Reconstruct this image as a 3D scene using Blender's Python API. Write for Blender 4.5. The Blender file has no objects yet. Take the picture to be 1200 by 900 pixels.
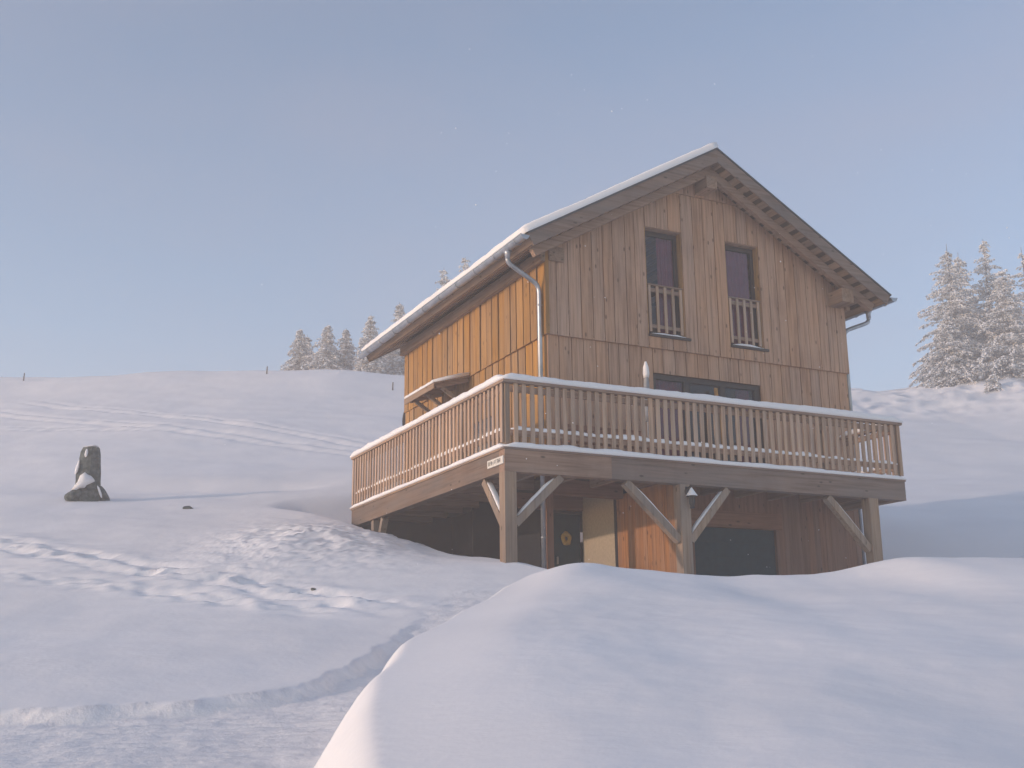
import bpy, math, random
import numpy as np
from mathutils import Vector, Matrix

R = math.radians
random.seed(7)
sc = bpy.context.scene
col = sc.collection

# ------------------------------------------------------------------ camera
cam_d = bpy.data.cameras.new('camera')
cam = bpy.data.objects.new('camera', cam_d)
col.objects.link(cam)
cam.matrix_world = Matrix(((0.896069, -0.09853, -0.432842, -10.1377),
                           (-0.44375, -0.225383, -0.867346, -18.8095),
                           (-0.012095, 0.969275, -0.245682, -3.7470),
                           (0, 0, 0, 1)))
cam_d.sensor_width = 36.0
cam_d.lens = 41.536
cam_d.clip_start = 0.1
cam_d.clip_end = 2000
sc.camera = cam

# ------------------------------------------------------------------ light
SUN_EL, SUN_BACK = 10.0, 4.0           # sun low on the left, a little behind the front wall
world = bpy.data.worlds.new('World')
sc.world = world
world.use_nodes = True
wn = world.node_tree
sky = wn.nodes.new('ShaderNodeTexSky')
sky.sky_type = 'NISHITA'
sky.sun_disc = False
sky.sun_elevation = R(SUN_EL)
sky.sun_rotation = R(-90 + SUN_BACK)
sky.altitude = 1500
sky.air_density = 1.0
sky.dust_density = 1.15
sky.ozone_density = 1.5
bg = wn.nodes['Background']
bg.inputs['Strength'].default_value = 0.15
# thin pinkish fog veils drifting over the whole sky
def _n(t): return wn.nodes.new(t)
_tc = _n('ShaderNodeTexCoord'); _mp = _n('ShaderNodeMapping'); _mp.inputs['Scale'].default_value = (1.1, 1.1, 2.6); _mp.inputs['Location'].default_value = (-0.5, 1.32, -3.0)
_no = _n('ShaderNodeTexNoise'); _no.inputs['Scale'].default_value = 1.5; _no.inputs['Detail'].default_value = 3.5; _no.inputs['Roughness'].default_value = .5
_cr = _n('ShaderNodeValToRGB'); _cr.color_ramp.elements[0].position = .40; _cr.color_ramp.elements[1].position = .72
_cr.color_ramp.elements[0].color = (0, 0, 0, 1); _cr.color_ramp.elements[1].color = (.42, .42, .42, 1)
_mx = _n('ShaderNodeMix'); _mx.data_type = 'RGBA'
_mx.inputs[7].default_value = (1.75, 1.62, 1.95, 1)
wn.links.new(_tc.outputs['Generated'], _mp.inputs[0]); wn.links.new(_mp.outputs[0], _no.inputs[0]); wn.links.new(_no.outputs[0], _cr.inputs[0])
wn.links.new(_cr.outputs[0], _mx.inputs[0]); wn.links.new(sky.outputs['Color'], _mx.inputs[6])
wn.links.new(_mx.outputs[2], bg.inputs['Color'])

sun_vec = Vector((-math.cos(R(SUN_BACK)) * math.cos(R(SUN_EL)), math.sin(R(SUN_BACK)) * math.cos(R(SUN_EL)), math.sin(R(SUN_EL))))
sun_d = bpy.data.lights.new('sun', 'SUN')
sun_d.energy = 1.6
sun_d.angle = R(1.2)
sun_d.color = (1.0, 0.74, 0.58)
sun = bpy.data.objects.new('sun', sun_d)
sun.rotation_euler = (-sun_vec).to_track_quat('-Z', 'Y').to_euler()
sun.location = (-30, 0, 20)
col.objects.link(sun)

sc.view_settings.view_transform = 'Standard'
sc.view_settings.look = 'None'
sc.view_settings.gamma = 1.0
sc.view_settings.exposure = 0.75
sc.cycles.volume_bounces = 3
sc.view_settings.use_curve_mapping = False

# ------------------------------------------------------------------ materials
def new_mat(name):
    m = bpy.data.materials.new(name)
    m.use_nodes = True
    return m, m.node_tree, m.node_tree.nodes['Principled BSDF']

def N(nt, t, **kw):
    n = nt.nodes.new(t)
    for k, v in kw.items():
        setattr(n, k, v)
    return n

def mixc(nt, fac, a, b, mode='MIX'):
    m = N(nt, 'ShaderNodeMix', data_type='RGBA', blend_type=mode)
    for sock, v in ((m.inputs[0], fac), (m.inputs[6], a), (m.inputs[7], b)):
        if isinstance(v, (int, float, tuple)):
            sock.default_value = v if not isinstance(v, tuple) or len(v) == 4 else (*v, 1)
        else:
            nt.links.new(v, sock)
    return m.outputs[2]

def ramp(nt, src, pts):
    r = N(nt, 'ShaderNodeValToRGB')
    cr = r.color_ramp
    while len(cr.elements) < len(pts):
        cr.elements.new(0.5)
    for e, (p, c) in zip(cr.elements, pts):
        e.position = p
        e.color = (*c, 1) if len(c) == 3 else c
    nt.links.new(src, r.inputs[0])
    return r.outputs[0]

def wood(name, base, axis='z', var=0.22, grey=0.25, knots=True, rough=0.75):
    m, nt, bs = new_mat(name)
    L = nt.links.new
    tc = N(nt, 'ShaderNodeTexCoord')
    oi = N(nt, 'ShaderNodeObjectInfo')
    mul = N(nt, 'ShaderNodeMath', operation='MULTIPLY')
    mul.inputs[1].default_value = 83.0
    L(oi.outputs['Random'], mul.inputs[0])
    add = N(nt, 'ShaderNodeVectorMath', operation='ADD')
    L(tc.outputs['Object'], add.inputs[0]); L(mul.outputs[0], add.inputs[1])
    mp = N(nt, 'ShaderNodeMapping')
    mp.inputs['Scale'].default_value = {'z': (22, 22, .9), 'x': (.9, 22, 22), 'y': (22, .9, 22)}[axis]
    L(add.outputs[0], mp.inputs[0])
    g = N(nt, 'ShaderNodeTexNoise'); g.inputs['Scale'].default_value = 1.0; g.inputs['Detail'].default_value = 5; g.inputs['Roughness'].default_value = .62
    L(mp.outputs[0], g.inputs[0])
    b = tuple(base)
    dark = tuple(c * f for c, f in zip(b, (.62, .56, .50)))
    lite = tuple(min(1, c * f) for c, f in zip(b, (1.18, 1.2, 1.22)))
    c = ramp(nt, g.outputs[0], [(.30, dark), (.52, b), (.75, lite)])
    # weathered grey patches, long along the grain
    mp2 = N(nt, 'ShaderNodeMapping')
    mp2.inputs['Scale'].default_value = {'z': (3, 3, .5), 'x': (.5, 3, 3), 'y': (3, .5, 3)}[axis]
    L(add.outputs[0], mp2.inputs[0])
    g2 = N(nt, 'ShaderNodeTexNoise'); g2.inputs['Scale'].default_value = 1.3; g2.inputs['Detail'].default_value = 4
    L(mp2.outputs[0], g2.inputs[0])
    gf = ramp(nt, g2.outputs[0], [(.38, (0, 0, 0)), (.70, (grey,) * 3)])
    lum = sum(b) / 3
    c = mixc(nt, gf, c, (lum * .9, lum * .84, lum * .80))
    if knots:
        mp3 = N(nt, 'ShaderNodeMapping')
        mp3.inputs['Scale'].default_value = {'z': (6, 6, 2.6), 'x': (2.6, 6, 6), 'y': (6, 2.6, 6)}[axis]
        L(add.outputs[0], mp3.inputs[0])
        v = N(nt, 'ShaderNodeTexVoronoi'); v.inputs['Scale'].default_value = 1.0
        L(mp3.outputs[0], v.inputs[0])
        kf = ramp(nt, v.outputs['Distance'], [(.07, (.85,) * 3), (.15, (0, 0, 0))])
        c = mixc(nt, kf, c, tuple(x * .28 for x in b))
    gw = N(nt, 'ShaderNodeNewGeometry')
    mp4 = N(nt, 'ShaderNodeMapping'); mp4.inputs['Scale'].default_value = (.9, .9, .45)
    L(gw.outputs['Position'], mp4.inputs[0])
    g4 = N(nt, 'ShaderNodeTexNoise'); g4.inputs['Scale'].default_value = 1.0; g4.inputs['Detail'].default_value = 5; g4.inputs['Roughness'].default_value = .65
    L(mp4.outputs[0], g4.inputs[0])
    c = mixc(nt, 1.0, c, ramp(nt, g4.outputs[0], [(.32, (.80, .78, .78)), (.52, (1, 1, 1)), (.72, (1.0, .97, .93))]), 'MULTIPLY')
    # each piece its own tone
    hs = N(nt, 'ShaderNodeHueSaturation')
    mr = N(nt, 'ShaderNodeMapRange'); mr.inputs['To Min'].default_value = 1 - var; mr.inputs['To Max'].default_value = 1 + var
    L(oi.outputs['Random'], mr.inputs['Value']); L(mr.outputs[0], hs.inputs['Value'])
    mr2 = N(nt, 'ShaderNodeMath', operation='MULTIPLY'); mr2.inputs[1].default_value = 7.13
    fr = N(nt, 'ShaderNodeMath', operation='FRACT')
    L(oi.outputs['Random'], mr2.inputs[0]); L(mr2.outputs[0], fr.inputs[0])
    ms = N(nt, 'ShaderNodeMapRange'); ms.inputs['To Min'].default_value = .90; ms.inputs['To Max'].default_value = 1.08
    L(fr.outputs[0], ms.inputs['Value']); L(ms.outputs[0], hs.inputs['Saturation'])
    L(c, hs.inputs['Color'])
    L(hs.outputs[0], bs.inputs['Base Color'])
    bs.inputs['Roughness'].default_value = rough
    bs.inputs['Specular IOR Level'].default_value = .25
    bp = N(nt, 'ShaderNodeBump'); bp.inputs['Strength'].default_value = .25; bp.inputs['Distance'].default_value = .004
    L(g.outputs[0], bp.inputs['Height']); L(bp.outputs[0], bs.inputs['Normal'])
    return m

def noisy(name, a, b, scale=4, rough=.8, metallic=0, bump=0, detail=5, spec=.4):
    m, nt, bs = new_mat(name)
    tc = N(nt, 'ShaderNodeTexCoord')
    g = N(nt, 'ShaderNodeTexNoise'); g.inputs['Scale'].default_value = scale; g.inputs['Detail'].default_value = detail
    nt.links.new(tc.outputs['Object'], g.inputs[0])
    nt.links.new(ramp(nt, g.outputs[0], [(.35, a), (.65, b)]), bs.inputs['Base Color'])
    bs.inputs['Roughness'].default_value = rough
    bs.inputs['Metallic'].default_value = metallic
    bs.inputs['Specular IOR Level'].default_value = spec
    if bump:
        bp = N(nt, 'ShaderNodeBump'); bp.inputs['Strength'].default_value = .6; bp.inputs['Distance'].default_value = bump
        nt.links.new(g.outputs[0], bp.inputs['Height']); nt.links.new(bp.outputs[0], bs.inputs['Normal'])
    return m

def snow_mat(name, fine=.02, scale=9.0, tint=(.885, .868, .872)):
    m, nt, bs = new_mat(name)
    L = nt.links.new
    geo = N(nt, 'ShaderNodeNewGeometry')
    g = N(nt, 'ShaderNodeTexNoise'); g.inputs['Scale'].default_value = scale; g.inputs['Detail'].default_value = 6; g.inputs['Roughness'].default_value = .6
    L(geo.outputs['Position'], g.inputs[0])
    g2 = N(nt, 'ShaderNodeTexNoise'); g2.inputs['Scale'].default_value = .5; g2.inputs['Detail'].default_value = 3
    L(geo.outputs['Position'], g2.inputs[0])
    t2 = tuple(c * .955 for c in tint)
    L(ramp(nt, g2.outputs[0], [(.35, t2), (.65, tint)]), bs.inputs['Base Color'])
    bs.inputs['Roughness'].default_value = .85
    bs.inputs['Specular IOR Level'].default_value = .15
    bp = N(nt, 'ShaderNodeBump'); bp.inputs['Strength'].default_value = .5; bp.inputs['Distance'].default_value = fine
    L(g.outputs[0], bp.inputs['Height']); L(bp.outputs[0], bs.inputs['Normal'])
    return m

M = {}
LARCH = (.41, .21, .055)
M['board'] = wood('larch_board', LARCH, 'z', var=.12, grey=.3)
M['board_front'] = wood('shade_toned_larch_board', (.51, .305, .195), 'z', var=.05, grey=.2)  # same larch as the sides; the front wall's cool shade put into its colour
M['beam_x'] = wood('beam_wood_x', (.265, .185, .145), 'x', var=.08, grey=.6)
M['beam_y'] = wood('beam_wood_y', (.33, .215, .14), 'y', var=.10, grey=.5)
M['post'] = wood('post_wood', (.33, .235, .165), 'z', var=.08, grey=.6)
M['baluster'] = wood('baluster_wood', (.50, .335, .228), 'z', var=.14, grey=.35, knots=False)
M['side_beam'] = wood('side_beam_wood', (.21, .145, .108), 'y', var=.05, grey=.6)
M['rail_x'] = wood('rail_wood_x', (.33, .215, .155), 'x', var=.1)
M['rail_y'] = wood('rail_wood_y', (.33, .215, .145), 'y', var=.1)
M['redwood'] = wood('red_board', (.25, .13, .085), 'z', var=.10, grey=.1)
M['panel'] = wood('orange_board', (.37, .175, .07), 'z', var=.07, grey=.05)
M['redbeam'] = wood('red_beam', (.28, .135, .08), 'x', var=.12, grey=.1)
M['core'] = noisy('dark_batten', (.05, .032, .02), (.075, .045, .028), 6)
M['snow'] = snow_mat('snow', fine=.012)
M['snow_soft'] = snow_mat('soft_snow', fine=.006, scale=13)
M['snow_path'] = snow_mat('packed_snow', fine=.03, scale=14, tint=(.85, .835, .84))
M['snow_cap'] = snow_mat('snow_cap', fine=.012, scale=16)
M['zinc'] = noisy('zinc', (.34, .37, .41), (.46, .48, .52), 5, rough=.42, metallic=.75)
M['roofing'] = noisy('dark_roofing', (.06, .065, .075), (.09, .095, .10), 6, rough=.6)
M['frame'] = noisy('dark_frame', (.030, .028, .03), (.045, .04, .04), 12, rough=.5)
M['curtain'] = noisy('plum_curtain', (.30, .045, .10), (.38, .065, .14), 8, rough=.9)
M['plaster'] = noisy('beige_plaster', (.40, .33, .24), (.47, .39, .29), 18, rough=.9, bump=.003)
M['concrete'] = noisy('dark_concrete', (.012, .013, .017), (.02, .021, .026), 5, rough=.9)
M['door_teal'] = noisy('dark_teal_paint', (.008, .040, .052), (.014, .052, .066), 7, rough=.7, spec=.15)
M['straw'] = noisy('straw', (.42, .27, .05), (.62, .40, .09), 30, rough=.9, bump=.01)
M['black'] = noisy('black_metal', (.02, .02, .022), (.035, .035, .038), 20, rough=.5)
M['rock'] = noisy('grey_green_rock', (.03, .045, .045), (.13, .15, .145), 9, rough=.9, bump=.05)
M['canvas'] = noisy('pale_canvas', (.55, .54, .52), (.68, .67, .65), 9, rough=.9)
M['greytable'] = noisy('grey_table', (.24, .25, .27), (.33, .34, .36), 9, rough=.6)
M['white_sign'] = noisy('sign_board', (.62, .58, .52), (.72, .68, .62), 14, rough=.7)
M['ink'] = noisy('sign_ink', (.06, .05, .045), (.09, .08, .07), 30)
M['bark'] = noisy('bark', (.07, .055, .045), (.13, .105, .085), 8, rough=.9, bump=.02)
M['room'] = noisy('room_wall', (.10, .075, .05), (.13, .10, .07), 3)

def glass():
    m, nt, bs = new_mat('window_glass')
    out = nt.nodes['Material Output']
    nt.nodes.remove(bs)
    gl = N(nt, 'ShaderNodeBsdfGlossy'); gl.inputs['Roughness'].default_value = .03
    gl.inputs['Color'].default_value = (.85, .88, .92, 1)
    tr = N(nt, 'ShaderNodeBsdfTransparent'); tr.inputs['Color'].default_value = (.82, .85, .84, 1)
    geo = N(nt, 'ShaderNodeTexCoord')
    g = N(nt, 'ShaderNodeTexNoise'); g.inputs['Scale'].default_value = 2.0
    nt.links.new(geo.outputs['Object'], g.inputs[0])
    bp = N(nt, 'ShaderNodeBump'); bp.inputs['Strength'].default_value = .02; bp.inputs['Distance'].default_value = .006
    nt.links.new(g.outputs[0], bp.inputs['Height']); nt.links.new(bp.outputs[0], gl.inputs['Normal'])
    lw = N(nt, 'ShaderNodeFresnel'); lw.inputs['IOR'].default_value = 1.34
    mx = N(nt, 'ShaderNodeMixShader')
    nt.links.new(lw.outputs[0], mx.inputs[0]); nt.links.new(tr.outputs[0], mx.inputs[1]); nt.links.new(gl.outputs[0], mx.inputs[2])
    nt.links.new(mx.outputs[0], out.inputs['Surface'])
    return m
M['glass'] = glass()

def needles():
    m, nt, bs = new_mat('frosted_needles')
    L = nt.links.new
    geo = N(nt, 'ShaderNodeNewGeometry')
    g = N(nt, 'ShaderNodeTexNoise'); g.inputs['Scale'].default_value = 3.5; g.inputs['Detail'].default_value = 5; g.inputs['Roughness'].default_value = .7
    L(geo.outputs['Position'], g.inputs[0])
    L(ramp(nt, g.outputs[0], [(.30, (.07, .08, .07)), (.44, (.30, .30, .29)), (.57, (.74, .74, .73))]), bs.inputs['Base Color'])
    bs.inputs['Roughness'].default_value = .9
    return m
M['needles'] = needles()

# ------------------------------------------------------------------ helpers
WL = {}
def reg(o, parent, loc):
    loc = Vector(loc)
    col.objects.link(o)
    if parent is not None:
        o.parent = parent
        o.location = loc - WL[parent.name]
    else:
        o.location = loc
    WL[o.name] = loc
    return o

def thing(name, label, cat, loc=(0, 0, 0), group=None):
    o = bpy.data.objects.new(name, None)
    o.empty_display_size = .2
    reg(o, None, loc)
    o['label'] = label; o['category'] = cat
    if group: o['group'] = group
    return o

def tag(o, label, cat, group=None):
    o['label'] = label; o['category'] = cat
    if group: o['group'] = group
    return o

def grp(name, parent, loc):
    o = bpy.data.objects.new(name, None)
    o.empty_display_size = .1
    return reg(o, parent, loc)

def mesh_obj(name, V, F, mat, parent=None, loc=(0, 0, 0), smooth=False):
    """V in world coordinates; origin put at loc"""
    me = bpy.data.meshes.new(name)
    l = Vector(loc)
    me.from_pydata([tuple(Vector(v) - l) for v in V], [], F)
    me.materials.append(mat)
    if smooth:
        me.polygons.foreach_set('use_smooth', [True] * len(me.polygons))
    me.update()
    return reg(bpy.data.objects.new(name, me), parent, loc)

BOXF = [(0, 3, 2, 1), (4, 5, 6, 7), (0, 1, 5, 4), (1, 2, 6, 5), (2, 3, 7, 6), (3, 0, 4, 7)]
_bc = {}
def box(name, x0, x1, y0, y1, z0, z1, mat, parent=None):
    a, b, c = abs(x1 - x0) / 2, abs(y1 - y0) / 2, abs(z1 - z0) / 2
    key = (round(a, 4), round(b, 4), round(c, 4), mat.name)
    me = _bc.get(key)
    if me is None:
        me = bpy.data.meshes.new(name)
        e = min(.006, a * .2, b * .2, c * .2)           # small chamfer
        V = [(-a, -b, -c), (a, -b, -c), (a, b, -c), (-a, b, -c), (-a, -b, c), (a, -b, c), (a, b, c), (-a, b, c)]
        me.from_pydata(V, [], BOXF)
        me.materials.append(mat); me.update()
        _bc[key] = me
    return reg(bpy.data.objects.new(name, me), parent, ((x0 + x1) / 2, (y0 + y1) / 2, (z0 + z1) / 2))

def prism_xz(name, poly, y0, y1, mat, parent):
    n = len(poly)
    V = [(x, y0, z) for x, z in poly] + [(x, y1, z) for x, z in poly]
    F = [tuple(range(n)), tuple(range(2 * n - 1, n - 1, -1))]
    F += [(i, i + n, (i + 1) % n + n, (i + 1) % n) for i in range(n)]
    c = (sum(p[0] for p in poly) / n, (y0 + y1) / 2, sum(p[1] for p in poly) / n)
    return mesh_obj(name, V, F, mat, parent, c)

def bar(name, p0, p1, w, t, mat, parent, side=(0, 0, 1)):
    """rectangular bar between two points; w across 'side'-cross direction, t along side"""
    p0, p1 = Vector(p0), Vector(p1)
    d = (p1 - p0).normalized()
    s = Vector(side)
    a = d.cross(s).normalized(); b = a.cross(d).normalized()
    V = []
    for p in (p0, p1):
        for i, j in ((-1, -1), (1, -1), (1, 1), (-1, 1)):
            V.append(p + a * (w / 2 * i) + b * (t / 2 * j))
    return mesh_obj(name, V, BOXF, mat, parent, (p0 + p1) / 2)

def tube(name, pts, r, mat, parent, n=10, loc=None, cap=True):
    pts = [Vector(p) for p in pts]
    rs = r if isinstance(r, (list, tuple)) else [r] * len(pts)
    V, F = [], []
    up = Vector((.13, .27, .95))
    for i, p in enumerate(pts):
        d = (pts[min(i + 1, len(pts) - 1)] - pts[max(i - 1, 0)]).normalized()
        a = d.cross(up if abs(d.dot(up)) < .95 else Vector((1, .1, 0))).normalized(); b = d.cross(a)
        for k in range(n):
            t = 2 * math.pi * k / n
            V.append(p + (a * math.cos(t) + b * math.sin(t)) * rs[i])
    for i in range(len(pts) - 1):
        for k in range(n):
            F.append((i * n + k, i * n + (k + 1) % n, (i + 1) * n + (k + 1) % n, (i + 1) * n + k))
    if cap:
        F.append(tuple(range(n - 1, -1, -1))); F.append(tuple((len(pts) - 1) * n + k for k in range(n)))
    return mesh_obj(name, V, F, mat, parent, loc if loc is not None else pts[0], smooth=True)

def lathe(name, prof, c, mat, parent, n=16, smooth=True):
    V, F = [], []
    for r, z in prof:
        for k in range(n):
            t = 2 * math.pi * k / n
            V.append((c[0] + r * math.cos(t), c[1] + r * math.sin(t), c[2] + z))
    for i in range(len(prof) - 1):
        for k in range(n):
            F.append((i * n + k, i * n + (k + 1) % n, (i + 1) * n + (k + 1) % n, (i + 1) * n + k))
    F.append(tuple(range(n - 1, -1, -1))); F.append(tuple((len(prof) - 1) * n + k for k in range(n)))
    return mesh_obj(name, V, F, mat, parent, c, smooth)

def snow_strip(name, p0, p1, width, height, parent, step=.1, rough=.18, across=None, seed=0, lumps=0.0, taper=True):
    """soft snow lying along a bar from p0 to p1 (bottom centre line)"""
    rg = random.Random(seed)
    p0, p1 = Vector(p0), Vector(p1)
    d = p1 - p0; n = max(3, int(d.length / step)); du = d.normalized()
    a = Vector(across) if across else du.cross(Vector((0, 0, 1))).normalized()
    up = a.cross(du).normalized()
    if up.z < 0: up = -up
    prof = [(-.5, 0), (-.53, .30), (-.49, .66), (-.36, .92), (-.12, 1.0), (.14, 1.0), (.37, .9), (.49, .62), (.53, .28), (.5, 0)]
    k = len(prof); V, F = [], []
    h1 = h2 = h3 = 0
    for i in range(n + 1):
        h1 = .75 * h1 + .5 * rg.uniform(-1, 1); h2 = .75 * h2 + .5 * rg.uniform(-1, 1); h3 = .9 * h3 + .4 * rg.uniform(-1, 1)
        e = 1.0
        if taper:
            e = min(1, .35 + min(i, n - i) * .33)
        hh = height * e * max(.3, 1 + rough * h1 + .5 * rough * h3 + lumps * max(0, h2))
        ww = width * (1 + .25 * rough * h2)
        sh = width * .10 * rough * h3
        c = p0 + d * (i / n)
        for px, pz in prof:
            V.append(c + a * (px * ww + sh) + up * (pz * hh + (0 if pz else 0)))
    for i in range(n):
        for j in range(k):
            j2 = (j + 1) % k
            F.append((i * k + j, (i + 1) * k + j, (i + 1) * k + j2, i * k + j2))
    F.append(tuple(range(k))); F.append(tuple(n * k + j for j in range(k - 1, -1, -1)))
    return mesh_obj(name, V, F, M['snow_cap'], parent, (p0 + p1) / 2, smooth=True)

# ------------------------------------------------------------------ numpy noise
def _perm(seed):
    p = np.arange(256); np.random.RandomState(seed).shuffle(p); return np.concatenate([p, p])
def perlin(x, y, seed=0):
    p = _perm(seed)
    xi = np.floor(x).astype(int); yi = np.floor(y).astype(int)
    xf = x - xi; yf = y - yi
    xi &= 255; yi &= 255
    u = xf ** 3 * (xf * (xf * 6 - 15) + 10); v = yf ** 3 * (yf * (yf * 6 - 15) + 10)
    def g(h, a, b):
        t = h * (2 * np.pi / 256); return np.cos(t) * a + np.sin(t) * b
    aa = p[p[xi] + yi]; ab = p[p[xi] + yi + 1]; ba = p[p[xi + 1] + yi]; bb = p[p[xi + 1] + yi + 1]
    x1 = g(aa, xf, yf) * (1 - u) + g(ba, xf - 1, yf) * u
    x2 = g(ab, xf, yf - 1) * (1 - u) + g(bb, xf - 1, yf - 1) * u
    return x1 * (1 - v) + x2 * v
def fbm(x, y, oct=4, seed=0, gain=.5):
    s = 0; a = 1; f = 1
    for i in range(oct):
        s = s + a * perlin(x * f, y * f, seed + i); a *= gain; f *= 2.03
    return s
def sst(a, b, x):
    t = np.clip((x - a) / (b - a), 0, 1); return t * t * (3 - 2 * t)
def smin(a, b, k):
    h = np.clip(.5 + .5 * (b - a) / k, 0, 1); return b * (1 - h) + a * h - k * h * (1 - h)

# ------------------------------------------------------------------ terrain
HX, HY = -10.14, -18.81              # foot of the slope, on the track
FX, FY = .4466, .8947                # uphill direction
def sd_frame(x, y):
    dx, dy = x - HX, y - HY
    return dx * FY - dy * FX, dx * FX + dy * FY        # s across the slope, d uphill

PROF_D = np.array([-60, -30, -10, 0, 3, 7, 9.7, 12, 16, 21, 26, 29, 34, 40, 49, 58, 65, 70, 73, 78, 90, 110, 160.])
PROF_Z = np.array([-11, -9, -6.6, -5.4, -5.0, -4.3, -3.97, -3.55, -2.6, -1.32, 0, .82, 2.3, 4.1, 7.0, 9.9, 12.5, 14.75, 15.7, 16.5, 17.2, 17, 15.])
def pchip(xs, ys, x):
    h = np.diff(xs); dl = np.diff(ys) / h
    m = np.zeros_like(ys); m[0], m[-1] = dl[0], dl[-1]
    for i in range(1, len(ys) - 1):
        m[i] = 0 if dl[i - 1] * dl[i] <= 0 else 2 * dl[i - 1] * dl[i] / (dl[i - 1] + dl[i])
    i = np.clip(np.searchsorted(xs, x) - 1, 0, len(h) - 1)
    t = (x - xs[i]) / h[i]
    return ys[i] * (1 + 2 * t) * (1 - t) ** 2 + h[i] * m[i] * t * (1 - t) ** 2 + ys[i + 1] * t * t * (3 - 2 * t) + h[i] * m[i + 1] * t * t * (t - 1)
CR_S = np.array([-90, -40, -31, -26, -21, -15.7, -10.5, -6.8, 0, 10, 20.8, 23.4, 26, 29.2, 31.3, 40, 90.])
CR_Z = np.array([15, 15.0, 15.05, 15.05, 15.24, 15.25, 15.2, 14.9, 14.6, 13.9, 13.5, 13.35, 13.6, 14.1, 14.0, 14.0, 14.])
# edge of the ploughed track and left shoulder of the big bank, in the (s, d) frame
LEDGE = np.array([(-30, 8.6), (-12, 9.3), (-5, 9.55), (-4.2, 9.75), (-3.4, 9.72), (-2.6, 10.05), (-1.9, 10.7), (-1.55, 11.7), (-1.35, 13.2), (-1.2, 15), (-.6, 17.5), (0, 20)])
BK_D = np.array([0, 2.2, 4, 5, 5.8, 6.8, 8.5, 11, 13, 14, 16, 20.])
BK_S = np.array([-.3, -.42, -.56, -.66, -.75, -.84, -.83, -.56, -.18, .1, .6, 1.2])
BT_D = np.array([0, 2.5, 4, 5, 5.8, 6.8, 8.5, 11, 13, 14.3, 16, 18, 22.])
BT_Z = np.array([-4.25, -4.12, -4.0, -3.87, -3.74, -3.60, -3.36, -3.01, -2.68, -2.46, -2.42, -2.5, -2.6])
BC_S = np.array([-2, .1, .7, 1.2, 1.85, 2.4, 3.0, 3.45, 3.85, 4.3, 4.75, 5.1, 5.8, 9, 20.])
BC_Z = np.array([0, .05, .16, .08, .01, -.10, -.03, -.06, -.07, .05, .15, .13, .11, .1, .3])

BC_SF = np.linspace(-3, 20, 400)
_k = np.exp(-(np.arange(-12, 13) * (BC_SF[1] - BC_SF[0]) / .26) ** 2); _k /= _k.sum()
BC_ZF = np.convolve(np.pad(np.interp(BC_SF, BC_S, BC_Z), 12, 'edge'), _k, 'valid')
def ledge_dist(s, d):
    best = np.full(s.shape, 1e9); sign = np.ones(s.shape)
    for (ax, ay), (bx, by) in zip(LEDGE[:-1], LEDGE[1:]):
        vx, vy = bx - ax, by - ay
        t = np.clip(((s - ax) * vx + (d - ay) * vy) / (vx * vx + vy * vy), 0, 1)
        qx, qy = s - (ax + t * vx), d - (ay + t * vy)
        r = np.hypot(qx, qy); cr = vx * qy - vy * qx
        upd = r < best
        best = np.where(upd, r, best); sign = np.where(upd, np.sign(cr), sign)
    return best * sign

def seg_dist(s, d, a, b):
    vx, vy = b[0] - a[0], b[1] - a[1]; l = math.hypot(vx, vy)
    t = ((s - a[0]) * vx + (d - a[1]) * vy) / (l * l)
    return (vx * (d - a[1]) - vy * (s - a[0])) / l, t

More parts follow.
